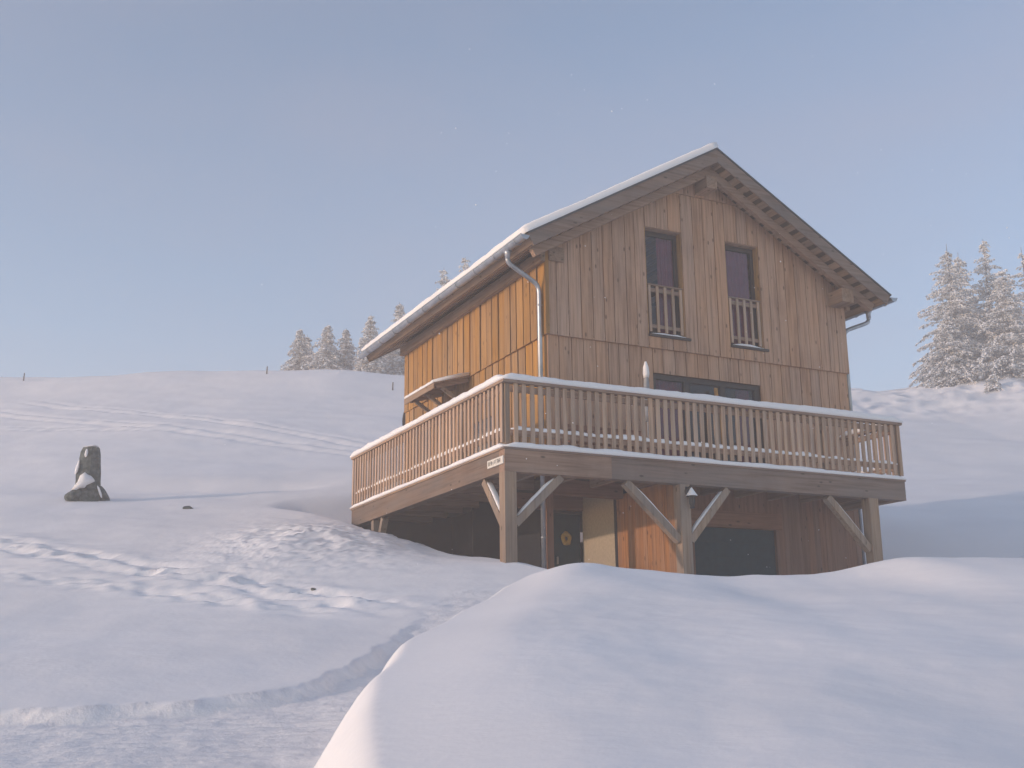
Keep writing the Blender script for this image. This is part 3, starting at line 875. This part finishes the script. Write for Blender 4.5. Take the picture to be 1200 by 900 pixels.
for (px, py) in ((DX0 + .045, DY0 + .045), (DX1 - .12, DY0 + .045), (DX0 + .045, DY1 - .12), (2.6, DY0 + .07), (DX0 + .07, 2.1), (5.0, DY0 + .07)):
    box('rail_post', px, px + .085, py, py + .085, .034, RT - .048, M['post'], rl)
def rails(p, q, ax):
    pass
# top rail, upper and lower cross rails, each side
box('handrail', DX0 - .03, DX1 + .03, DY0 - .04, DY0 + .12, RT - .045, RT, M['rail_x'], rl)
box('handrail', DX0 - .03, DX0 + .12, DY0 + .122, DY1 + .02, RT - .045, RT, M['rail_y'], rl)
box('handrail', DX1 - .12, DX1 + .03, DY0 + .122, -.06, RT - .045, RT, M['rail_y'], rl)
for z0_, z1_ in ((RT - .19, RT - .085), (.24, .335)):
    box('cross_rail', DX0 + .131, DX1 - .125, DY0 + .028, DY0 + .068, z0_, z1_, M['rail_x'], rl)
    box('cross_rail', DX0 + .028, DX0 + .066, DY0 + .135, DY1 - .125, z0_, z1_, M['rail_y'], rl)
    box('cross_rail', DX1 - .066, DX1 - .028, DY0 + .135, -.07, z0_, z1_, M['rail_y'], rl)
snow_strip('rail_snow', (DX0 - .05, DY0 + .04, RT + .001), (DX1 + .03, DY0 + .04, RT + .001), .20, .128, rl, seed=71, rough=.17)
snow_strip('rail_snow', (DX0 + .045, DY0 + .0, RT + .0015), (DX0 + .045, DY1 + .03, RT + .0015), .20, .128, rl, seed=72, rough=.17)
snow_strip('rail_snow', (DX1 - .045, DY0 + .1, RT + .001), (DX1 - .045, -.07, RT + .001), .18, .115, rl, seed=73, rough=.12)
snow_strip('rail_snow', (DX0 + .14, DY0 + .055, .336), (DX1 - .13, DY0 + .055, .336), .085, .065, rl, seed=74, rough=.5, step=.07)
snow_strip('rail_snow', (DX0 + .055, DY0 + .14, .336), (DX0 + .055, DY1 - .14, .336), .085, .065, rl, seed=75, rough=.5, step=.07)
snow_strip('rail_snow', (DX1 - .055, DY0 + .14, .336), (DX1 - .055, -.08, .336), .08, .055, rl, seed=76, rough=.5, step=.07)

# --- little canopy on the long side
cn = grp('canopy', ch, (-.4, 4.2, 2.5))
CY0, CY1 = 3.42, 5.05
def cz(x): return 2.66 + .30 * x
V = [(-.86, CY0, cz(-.86)), (-.055, CY0, cz(-.055)), (-.055, CY1, cz(-.055)), (-.86, CY1, cz(-.86))]
V = V + [(x, y, z - .035) for x, y, z in V]
mesh_obj('canopy_roof', V, [(0, 1, 2, 3), (7, 6, 5, 4), (0, 4, 5, 1), (1, 5, 6, 2), (2, 6, 7, 3), (3, 7, 4, 0)], M['rail_y'], cn, (-.45, 4.2, 2.5))
box('canopy_fascia', -.885, -.862, CY0 - .01, CY1 + .01, cz(-.86) - .13, cz(-.86) + .01, M['beam_y'], cn)
for yy in (CY0 + .06, (CY0 + CY1) / 2, CY1 - .14):
    bar('canopy_rafter', (-.80, yy + .04, cz(-.80) - .085), (-.058, yy + .04, cz(-.058) - .085), .07, .09, M['rail_x'], cn, (0, 0, 1))
    bar('canopy_bracket', (-.66, yy + .04, cz(-.66) - .13), (-.058, yy + .04, 1.95), .07, .07, M['post'], cn, (0, 1, 0))
nseg = 14; V = []; F = []
rgc = random.Random(8)
ysn = np.linspace(CY0 - .01, CY1 + .01, nseg)
prof = [(-.90, .0), (-.905, .035), (-.87, .07), (-.6, .085), (-.25, .085), (-.06, .07), (-.06, .0)]
for y_ in ysn:
    k_ = rgc.uniform(.85, 1.1)
    V += [(x, y_, cz(x) + .003 + z * k_) for x, z in prof]
n_ = len(prof)
for i in range(nseg - 1):
    for j in range(n_):
        j2 = (j + 1) % n_; F.append((i * n_ + j, i * n_ + j2, (i + 1) * n_ + j2, (i + 1) * n_ + j))
F += [tuple(range(n_ - 1, -1, -1)), tuple((nseg - 1) * n_ + j for j in range(n_))]
mesh_obj('canopy_snow', V, F, M['snow_cap'], cn, (-.45, 4.2, 2.55), smooth=True)

# --- cellar level under the deck and house
cl = grp('cellar', ch, (3.6, 1.5, -2.25))
rg = random.Random(21)
box('side_panel_core', 1.745, 1.80, DY0 + .23, .50, -2.6, -.28, M['core'], cl)
for a, b in splits(DY0 + .22, .52, [], rg, .12, .15):
    box('board', 1.72 - rg.choice((0, .006)), 1.744, a + .002, b - .002, -2.6, -.27, M['panel'], cl)
box('plaster_wall', 1.725, 1.95, .53, 1.86, -2.6, -.08, M['plaster'], cl)
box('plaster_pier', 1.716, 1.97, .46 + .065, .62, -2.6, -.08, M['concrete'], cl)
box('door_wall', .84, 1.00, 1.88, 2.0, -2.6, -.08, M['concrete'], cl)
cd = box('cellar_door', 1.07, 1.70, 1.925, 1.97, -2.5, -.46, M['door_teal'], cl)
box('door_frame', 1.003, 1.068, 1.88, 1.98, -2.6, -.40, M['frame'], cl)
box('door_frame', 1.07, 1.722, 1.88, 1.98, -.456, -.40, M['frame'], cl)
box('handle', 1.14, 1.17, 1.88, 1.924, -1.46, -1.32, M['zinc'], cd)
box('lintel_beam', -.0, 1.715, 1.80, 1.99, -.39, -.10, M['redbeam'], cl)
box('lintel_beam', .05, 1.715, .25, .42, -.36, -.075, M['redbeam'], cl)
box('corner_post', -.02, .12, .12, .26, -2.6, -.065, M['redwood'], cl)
box('dark_back_panel', .0, .84, 3.4, 3.5, -2.6, -.065, M['concrete'], cl)
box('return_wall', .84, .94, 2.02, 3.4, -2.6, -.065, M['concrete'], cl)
box('dark_back_panel', -1.538, .595, 5.84, 5.93, -2.6, -.008, M['concrete'], cl)  # added panel: shuts out light so the space under the side deck stays dark
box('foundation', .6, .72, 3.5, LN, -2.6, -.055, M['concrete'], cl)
# front wall of the cellar with the wide door
box('wall_core', 1.96, 3.04, .035, .10, -2.6, -.08, M['core'], cl); box('wall_core', 5.18, W - .11, .035, .10, -2.6, -.08, M['core'], cl)
for a, b in splits(1.95, W, [3.05, 5.17], rg, .13, .17):
    if a >= 3.04 and b <= 5.18: continue
    box('board', a + .002, b - .002, -rg.choice((0, .006)), .034, -2.6, -.09, M['redwood'], cl)
box('door_lintel', 2.98, 5.24, -.03, .10, -.84, -.52, M['redbeam'], cl)
box('door_lintel', 2.98, 5.24, -.012, .10, -.515, -.09, M['redwood'], cl)
gd = box('wide_door', 3.12, 5.10, .07, .11, -2.6, -.845, M['door_teal'], cl)
for i in range(6):
    box('panel', 3.125, 5.095, .058, .069, -2.58 + i * .29, -2.58 + i * .29 + .28, M['door_teal'], gd)
box('door_frame', 3.05, 3.118, -.01, .10, -2.6, -.845, M['redwood'], cl); box('door_frame', 5.102, 5.17, -.01, .10, -2.6, -.845, M['redwood'], cl)

# ------------------------------------------------------------------ things on and around the house
# name sign on the side beam
sg = thing('name_sign', 'small white sign with dark lettering on the deck beam at the corner', 'sign', (-1.76, -1.36, -.23))
box('sign_plate', -1.765, -1.742, -1.66, -1.06, -.245, -.115, M['white_sign'], sg)
rs = random.Random(4)
yy = -1.10
while yy > -1.60:
    h = .055
    wdt = rs.choice((.026, .032, .036))
    box('letter', -1.7675, -1.7652, yy - .009, yy, -.21, -.21 + h + .01, M['ink'], sg)
    if rs.random() < .8: box('letter', -1.7676, -1.7652, yy - wdt, yy - .010, -.153, -.145, M['ink'], sg)
    if rs.random() < .6: box('letter', -1.7677, -1.7652, yy - wdt, yy - .010, -.182, -.174, M['ink'], sg)
    if rs.random() < .5: box('letter', -1.7678, -1.7652, yy - wdt - .009, yy - wdt, -.21, -.145, M['ink'], sg)
    yy -= wdt + .022

# lantern on the middle post
ln = thing('wall_lantern', 'small lantern with snowy cap on the middle deck post', 'lantern', (1.84, -1.76, -.83))
lx, ly, lz = 1.86, DY0 - .10, -.78
tube('arm', [(lx - .02, DY0 + .0, -.46), (lx - .01, DY0 - .06, -.42), (lx, ly, -.47)], .012, M['black'], ln, 8)
box('back_plate', lx - .06, lx + .02, DY0 - .012, DY0 + .003, -.56, -.42, M['black'], ln)
lathe('glass_body', [(.036, .0), (.056, .05), (.06, .16), (.045, .175)], (lx, ly, lz), M['black'], ln, 6, smooth=False)
lathe('cage', [(.04, -.03), (.045, -.005), (.04, .0)], (lx, ly, lz), M['black'], ln, 8)
lathe('cap', [(.098, .176), (.094, .186), (.035, .25), (.012, .285)], (lx, ly, lz), M['black'], ln, 10)
lathe('cap_snow', [(.10, .186), (.096, .202), (.05, .27), (.02, .32), (.01, .335)], (lx, ly, lz), M['snow_cap'], ln, 10)

# straw wreath on the cellar door
def torus(name, c, R_, r, mat, parent=None, axis='y', n=18, k=8):
    V, F = [], []
    for i in range(n):
        a = 2 * math.pi * i / n
        for j in range(k):
            b = 2 * math.pi * j / k; rr = R_ + r * math.cos(b) * (1 + .15 * math.sin(5 * a))
            V.append((c[0] + rr * math.cos(a), c[1] + r * .7 * math.sin(b), c[2] + rr * math.sin(a) * 1.2))
    for i in range(n):
        for j in range(k):
            F.append((i * k + j, ((i + 1) % n) * k + j, ((i + 1) % n) * k + (j + 1) % k, i * k + (j + 1) % k))
    return mesh_obj(name, V, F, mat, parent, c, smooth=True)
tag(torus('door_wreath', (1.36, 1.89, -.95), .075, .045, M['straw']), 'yellow straw wreath hanging on the dark cellar door', 'wreath')

# bench against the front wall
bn = thing('bench', 'low brown wooden bench on the deck against the front wall', 'bench', (1.1, -.35, .12))
for i in range(3): box('seat_slat', .25, 1.95, -.62 + i * .14, -.49 + i * .14, .52, .555, M['redbeam'], bn)
for i in range(2): box('back_slat', .25, 1.95, -.15, -.12, .66 + i * .13, .76 + i * .13, M['redbeam'], bn)
for xx in (.32, 1.80):
    box('leg', xx, xx + .07, -.60, -.53, .04, .519, M['redwood'], bn); box('leg', xx, xx + .07, -.118, -.07, .04, .90, M['redwood'], bn)
    box('stretcher', xx + .01, xx + .06, -.529, -.12, .30, .36, M['redwood'], bn)

# closed parasol
ps = thing('closed_parasol', 'closed pale parasol with snow on its tip beside the deck door', 'parasol', (1.85, -.5, .05))
tube('pole', [(1.85, -.5, .05), (1.85, -.5, 2.02)], .022, M['greytable'], ps, 8)
lathe('folded_canopy', [(.05, .95), (.075, 1.1), (.065, 1.5), (.04, 1.85), (.018, 2.0)], (1.85, -.5, .05), M['greytable'], ps, 9)
lathe('tip_snow', [(.05, 1.80), (.065, 1.88), (.055, 2.0), (.02, 2.12)], (1.85, -.5, .05), M['snow_cap'], ps, 9)
lathe('base', [(.2, 0), (.2, .07), (.05, .10)], (1.85, -.5, .03), M['concrete'], ps, 14)

# folding table on the side deck
tb = thing('folding_table', 'grey folded table standing on the side deck behind the balusters', 'table', (-.9, .95, .05))
box('table_top', -.93, -.89, .55, 1.36, .42, 1.05, M['greytable'], tb)
for yy in (.60, 1.27): box('leg', -.885, -.85, yy, yy + .04, .05, .98, M['greytable'], tb)
box('edge_strip', -.935, -.885, .55, 1.36, 1.052, 1.075, M['frame'], tb)

# plank leaning by the deck door
pk = bar('wooden_plank', (3.78, -.30, .06), (3.80, -.03, 1.95), .07, .03, M['board'], None, (0, 1, 0))
tag(pk, 'narrow pale wooden plank leaning against the glass deck door', 'plank')

# dish at the back corner
ds = thing('satellite_dish', 'small dark round dish peeking out at the rear corner of the chalet', 'satellite dish', (.2, 7.4, 2.3))
V, F = [], []
nr, na = 6, 20
for i in range(nr + 1):
    rr = .36 * i / nr
    for k in range(na):
        a = 2 * math.pi * k / na
        V.append((.16 - .06 * (rr / .36) ** 2, 7.50 + rr * math.cos(a) * .75, 2.52 + rr * math.sin(a) * .8))
for i in range(nr):
    for k in range(na):
        F.append((i * na + k, i * na + (k + 1) % na, (i + 1) * na + (k + 1) % na, (i + 1) * na + k))
do = mesh_obj('reflector', V, F, M['concrete'], ds, (.16, 7.50, 2.52), smooth=True)
so = do.modifiers.new('thick', 'SOLIDIFY'); so.thickness = .015
tube('mount', [(.16, 7.50, 2.52), (.24, 7.50, 2.48), (.26, 7.30, 2.45)], .02, M['black'], ds, 8)

# standing rock on the slope with snow on it
def rock(name, c, sx, sy, sz, seed, mat, parent=None, lean=0, n=3, shape=None):
    import bmesh
    bm = bmesh.new()
    bmesh.ops.create_icosphere(bm, subdivisions=n, radius=1)
    rr = random.Random(seed)
    off = [Vector((rr.uniform(-1, 1), rr.uniform(-1, 1), rr.uniform(-.6, 1))).normalized() for _ in range(11)]
    dst = [rr.uniform(.62, .92) for _ in off]
    for v in bm.verts:
        for o_, d_ in zip(off, dst):
            k = v.co.dot(o_)
            if k > d_: v.co -= o_ * (k - d_) * .92
        if shape: shape(v)
        v.co.x *= sx; v.co.y *= sy; v.co.z *= sz
        v.co.x += lean * v.co.z
    me = bpy.data.meshes.new(name); bm.to_mesh(me); bm.free()
    me.materials.append(mat)
    return reg(bpy.data.objects.new(name, me), parent, c)
bx, by = -6.63, 11.85
bz = ground(bx, by)
bl = thing('boulder', 'tall grey-green standing rock with snow clinging to it on the left slope', 'rock', (bx, by, bz))
def ring_rock(name, rings, parent, seed, mat, n=11, depth=.75):
    rr = random.Random(seed); V, F = [], []
    ph = [rr.uniform(-.12, .12) for _ in range(n)]; am = [rr.uniform(.86, 1.12) for _ in range(n)]
    for (cx_, hw, z_) in rings:
        for k in range(n):
            a = 2 * math.pi * k / n + ph[k]; q = am[k] * rr.uniform(.94, 1.06)
            V.append((bx + cx_ + hw * q * math.cos(a), by + hw * depth * q * math.sin(a), bz + z_ + rr.uniform(-.03, .03)))
    m = len(rings)
    for i_ in range(m - 1):
        for k in range(n):
            F.append((i_ * n + k, i_ * n + (k + 1) % n, (i_ + 1) * n + (k + 1) % n, (i_ + 1) * n + k))
    F.append(tuple(range(n - 1, -1, -1))); F.append(tuple((m - 1) * n + k for k in range(n)))
    return mesh_obj(name, V, F, mat, parent, (bx, by, bz))
ring_rock('rock_body', [(.0, .40, -.15), (.01, .37, .2), (.0, .345, .45), (.0, .33, .7), (.005, .31, .95), (.01, .275, 1.18), (.02, .22, 1.30), (.03, .12, 1.34)], bl, 5, M['rock'])
rock('rock_foot', (bx - .27, by - .14, bz + .05), .28, .24, .20, 5, M['rock'], bl)
rock('rock_foot', (bx + .34, by - .10, bz + .10), .19, .22, .30, 8, M['rock'], bl, lean=-.35)
rock('rock_foot', (bx + .02, by - .24, bz + .08), .30, .14, .24, 29, M['rock'], bl, lean=-.1)
_o = [(-.40, .20), (-.33, .33), (-.27, .42), (-.22, .58), (-.13, .66), (-.06, .60), (.03, .57), (.10, .50), (.13, .44), (.02, .37), (-.06, .33), (-.10, .26), (-.22, .25), (-.30, .19)]
_n = len(_o); _cx, _cz = -.12, .40
V = [(bx + x, by - .16, bz + z_) for x, z_ in _o] + [(bx + _cx + (x - _cx) * .93, by - .34, bz + _cz + (z_ - _cz) * .93) for x, z_ in _o] + [(bx + _cx, by - .375, bz + _cz)]
F = [(i, (i + 1) % _n, (i + 1) % _n + _n, i + _n) for i in range(_n)] + [(i + _n, (i + 1) % _n + _n, 2 * _n) for i in range(_n)]
mesh_obj('rock_snow', V, F, M['snow_cap'], bl, (bx, by, bz), smooth=True)
rock('rock_snow', (bx + .03, by - .0, bz + 1.35), .19, .15, .055, 13, M['snow_cap'], bl)
rock('rock_snow', (bx - .29, by - .12, bz + .80), .04, .07, .20, 17, M['snow_cap'], bl, lean=.2)
rock('rock_snow', (bx - .12, by - .22, bz + 1.14), .045, .04, .11, 18, M['snow_cap'], bl, lean=.1)
rock('rock_snow', (bx + .24, by - .31, bz + .20), .035, .04, .17, 19, M['snow_cap'], bl, lean=-.4)
sx_, sy_ = -4.72, 9.0
tag(rock('stone', (sx_, sy_, ground(sx_, sy_) + .02), .14, .09, .06, 23, M['rock']), 'small dark stone poking through the snow right of the standing rock', 'stone')
sx_, sy_ = -5.2, -2.6
tag(rock('stone', (sx_, sy_, ground(sx_, sy_) + .01), .045, .03, .022, 27, M['rock']), 'tiny dark stone in the snow below the deck corner', 'stone')

# marker stakes on the skyline
for (mx, my, lb) in ((13.17, 43.3, 'thin marker stake on the slope just left of the chalet wall'),
                     (7.64, 50.4, 'tiny marker stake on the skyline left of the spruces'),
                     (-5.66, 57.0, 'tiny marker stake on the skyline at far left')):
    mz = ground(mx, my)
    t_ = tube('marker_stake', [(mx, my, mz - .1), (mx + .01, my, mz + .25), (mx + .02, my, mz + .48)], [.045, .042, .035], M['bark'], None, 6)
    tag(t_, lb, 'stake', 'marker stakes in the snow')

# ------------------------------------------------------------------ spruces
def spruce_meshes(h, rad, seed, dens=1.0, bare=0.0, group_wide=False):
    rg = random.Random(seed); 
    tv, tf = [], []
    n = 7
    segs = 8
    for i in range(segs + 1):
        t = i / segs; r = max(.012, .018 * h * (1 - t) + .01)
        for k in range(n):
            a = 2 * math.pi * k / n; tv.append((r * math.cos(a) + .01 * h * math.sin(3 * t + seed), r * math.sin(a), h * t))
    for i in range(segs):
        for k in range(n):
            tf.append((i * n + k, i * n + (k + 1) % n, (i + 1) * n + (k + 1) % n, (i + 1) * n + k))
    nv, nf, sv, sf = [], [], [], []
    z = .05 * h
    sway = lambda t: Vector((.01 * h * math.sin(3 * t + seed), 0, 0))
    up = Vector((0, 0, 1))
    while z < h * .97:
        t = z / h
        L0 = (1.85 if group_wide else 1.4) * rad * (1 - t) ** .95 * (1 - .3 * max(0, .12 - t) / .12) + .05 * rad
        nb = max(4, int(9 * dens * (1 - .45 * t)))
        a0 = rg.uniform(0, 6.28)
        for b in range(nb):
            if rg.random() < bare: continue
            L = L0 * rg.choice((rg.uniform(.45, .8), rg.uniform(.8, 1.0), rg.uniform(.95, 1.22)))
            a = a0 + 2 * math.pi * b / nb + rg.uniform(-.35, .35)
            droop = rg.uniform(.35, .80) * (1 - .65 * t); lift = rg.uniform(.05, .28)
            hd = Vector((math.cos(a), math.sin(a), 0)); sd_ = Vector((-math.sin(a), math.cos(a), 0))
            zb0 = z + rg.uniform(-.02, .02) * h
            m = max(3, int(L / .13))
            for i in range(1, m + 1):
                u = (i - rg.random() * .5) / m
                p = sway(t) + Vector((0, 0, zb0)) + hd * (L * u) + up * (-droop * L * u * u + lift * L * u)
                w_ = L * .30 * (1.05 - u) * min(1, u * 3) + .05
                for q in range(4):
                    lat = rg.uniform(-1, 1)
                    o_ = p + sd_ * lat * w_ + up * (-abs(lat) * w_ * .35 + rg.uniform(-.05, .02))
                    ln_ = rg.uniform(.09, .22) * (.75 + .4 * (1 - t)); wd = rg.uniform(.03, .075)
                    dr = (hd * rg.uniform(.2, 1) + sd_ * lat * .8 - up * rg.uniform(.3, 1.1)).normalized()
                    sdv = dr.cross(Vector((rg.uniform(-1, 1), rg.uniform(-1, 1), rg.uniform(-1, 1)))).normalized()
                    k = len(nv)
                    nv += [o_ - sdv * wd * .6, o_ + sdv * wd * .6, o_ + dr * ln_ * .6 + sdv * wd, o_ + dr * ln_, o_ + dr * ln_ * .55 - sdv * wd]
                    nf.append((k, k + 1, k + 2, k + 3, k + 4))
                for q in range(2):
                    if rg.random() < .9:
                        lat = rg.uniform(-1, 1) * .8
                        c = p + sd_ * lat * w_ + up * (.035 - abs(lat) * w_ * .35); k = len(sv)
                        rx = rg.uniform(.045, .15) * (1 - .3 * t); ry_ = rx * rg.uniform(.45, .9); rzv = rx * rg.uniform(.3, .6)
                        dl = (hd + sd_ * lat * .7 - up * (droop * u * 1.2)).normalized(); dw = dl.cross(up).normalized()
                        ring = 5; ph = rg.uniform(0, 6)
                        for j in range(ring):
                            aa = ph + 2 * math.pi * j / ring; jj = rg.uniform(.6, 1.35)
                            sv.append(c + dl * rx * 1.25 * jj * math.cos(aa) + dw * ry_ * jj * math.sin(aa))
                        sv.append(c + up * rzv); sv.append(c - up * rzv * .6)
                        for j in range(ring):
                            sf.append((k + j, k + (j + 1) % ring, k + ring)); sf.append((k + (j + 1) % ring, k + j, k + ring + 1))
        z += max(.14, .046 * h * (1.1 - .5 * t)) * rg.uniform(.6, 1.35)
    out = []
    for nm, v, f, mt, sm in (('trunk', tv, tf, M['bark'], True), ('crown', nv, nf, M['needles'], False), ('crown_snow', sv, sf, M['snow_cap'], True)):
        me = bpy.data.meshes.new(nm); me.from_pydata([tuple(x) for x in v], [], f); me.materials.append(mt)
        if sm: me.polygons.foreach_set('use_smooth', [True] * len(me.polygons))
        me.update(); out.append((nm, me))
    return out

_variants = {}
def spruce(x, y, tip, rad, seed, label, group, sink=.1, dens=1.0, bare=0.0):
    gz = ground(x, y) - sink
    h = tip - gz
    r = thing('spruce_tree', label, 'tree', (x, y, gz), group)
    for nm, me in spruce_meshes(h, rad, seed, dens, bare, seed > 20):
        o = bpy.data.objects.new(nm, me); col.objects.link(o); o.parent = r
        if nm != 'trunk': o['kind'] = 'stuff'
    return r
GL, GR = 'snowy spruces on the left skyline', 'snowy spruces on the right ridge'
for x, y, tip, rad, seed, lb in (
    (11.40, 56.5, 19.85, 1.15, 1, 'leftmost snowy spruce of the row on the left skyline'),
    (12.73, 59.2, 20.32, 1.10, 2, 'short snowy spruce second from left on the left skyline'),
    (12.78, 54.7, 19.80, 1.25, 3, 'broad snowy spruce in the middle of the left skyline group'),
    (14.52, 56.1, 20.15, 1.20, 4, 'rightmost snowy spruce of the close left skyline group'),
    (14.98, 52.5, 20.15, 1.15, 5, 'snowy spruce standing just left of the eave end'),
    (17.81, 56.7, 20.06, 1.5, 6, 'snowy spruce half hidden behind the low end of the eave'),
    (17.46, 53.5, 21.65, 1.6, 7, 'snowy spruce rising above the lower end of the roof'),
    (18.84, 53.9, 20.00, 1.5, 12, 'snowy spruce seen under the eave beside the side wall'),
    (21.41, 54.9, 25.23, 2.2, 8, 'tall snowy spruce whose top shows above mid roof edge'),
    (23.55, 56.0, 26.73, 2.2, 9, 'tallest spruce top peeking over the upper roof edge')):
    spruce(x, y, tip, rad, seed, lb, GL, sink=.3)
for x, y, tip, rad, seed, lb, dn, br in (
    (48.25, 33.83, 23.92, 2.06, 21, 'left of the big snow-laden spruces on the right ridge', 1.15, .0),
    (51.67, 36.07, 24.63, 1.89, 22, 'snow-laden spruce behind the left one on the right ridge', 1.0, .05),
    (51.27, 33.59, 24.70, 1.77, 23, 'tallest snow-laden spruce with pointed tip on the right ridge', 1.1, .12),
    (49.21, 30.64, 21.44, 2.12, 24, 'broad snow-laden spruce in front on the right ridge', 1.2, .0),
    (51.53, 30.88, 23.21, 1.77, 25, 'thin half-bare spruce at the right picture edge', .8, .55),
    (53.63, 34.30, 20.97, 2.24, 27, 'low snow-laden spruce behind the pointed one on the right ridge', 1.2, .0),
    (46.55, 32.89, 18.73, 1.53, 28, 'small snowy spruce at the left foot of the right ridge group', 1.2, .0),
    (55.79, 32.65, 22.03, 2.24, 26, 'snow-laden spruce cut by the right picture edge', 1.1, .0)):
    spruce(x, y, tip, rad, seed, lb, GR, sink=.3, dens=dn, bare=br)
spruce(45.2, 28.8, ground(45.2, 28.8) + .8, .42, 31, 'tiny snow-covered sapling on the right ridge crest', GR, sink=.1)

# ------------------------------------------------------------------ drifting snowflakes
rg = random.Random(99)
V, F = [], []
for i in range(110):
    c = Vector((rg.uniform(-7, 6), rg.uniform(-13, -2.2), rg.uniform(-2.6, 4.0)))
    r = rg.uniform(.004, .009)
    k = len(V)
    V += [c + Vector(d_) * r for d_ in ((1, 0, 0), (-1, 0, 0), (0, 1, 0), (0, -1, 0), (0, 0, 1), (0, 0, -1))]
    F += [tuple(k + q for q in t) for t in ((0, 2, 4), (2, 1, 4), (1, 3, 4), (3, 0, 4), (2, 0, 5), (1, 2, 5), (3, 1, 5), (0, 3, 5))]
fl = mesh_obj('drifting_snowflakes', V, F, M['snow_cap'], None, (0, -7, 0), smooth=True)
fl['kind'] = 'stuff'; fl['label'] = 'loose snowflakes drifting in the air before the chalet'; fl['category'] = 'snowflakes'

# ------------------------------------------------------------------ haze
hx0, hx1, hy0, hy1 = gx[0] - 1, gx[-1] + 1, gy[0] - 1, gy[-1] + 1
HZ = 28.0
V = [(hx0, hy0, -14), (hx1, hy0, -14), (hx1, hy1, -14), (hx0, hy1, -14), (hx0, hy0, HZ), (hx1, hy0, HZ), (hx1, hy1, HZ), (hx0, hy1, HZ)]
hz = mesh_obj('haze', V, BOXF, bpy.data.materials.new('haze_air'), None, (0, 0, 0))
hm = hz.data.materials[0]; hm.use_nodes = True
hn = hm.node_tree
for n_ in list(hn.nodes):
    if n_.type != 'OUTPUT_MATERIAL': hn.nodes.remove(n_)
pv = hn.nodes.new('ShaderNodeVolumePrincipled')
pv.inputs['Color'].default_value = (1.0, .93, .885, 1)
pv.inputs['Density'].default_value = .0055
pv.inputs['Anisotropy'].default_value = .1
hn.links.new(pv.outputs[0], [n_ for n_ in hn.nodes if n_.type == 'OUTPUT_MATERIAL'][0].inputs['Volume'])
hz['kind'] = 'stuff'; hz['label'] = 'thin pale winter haze filling the air'; hz['category'] = 'haze'
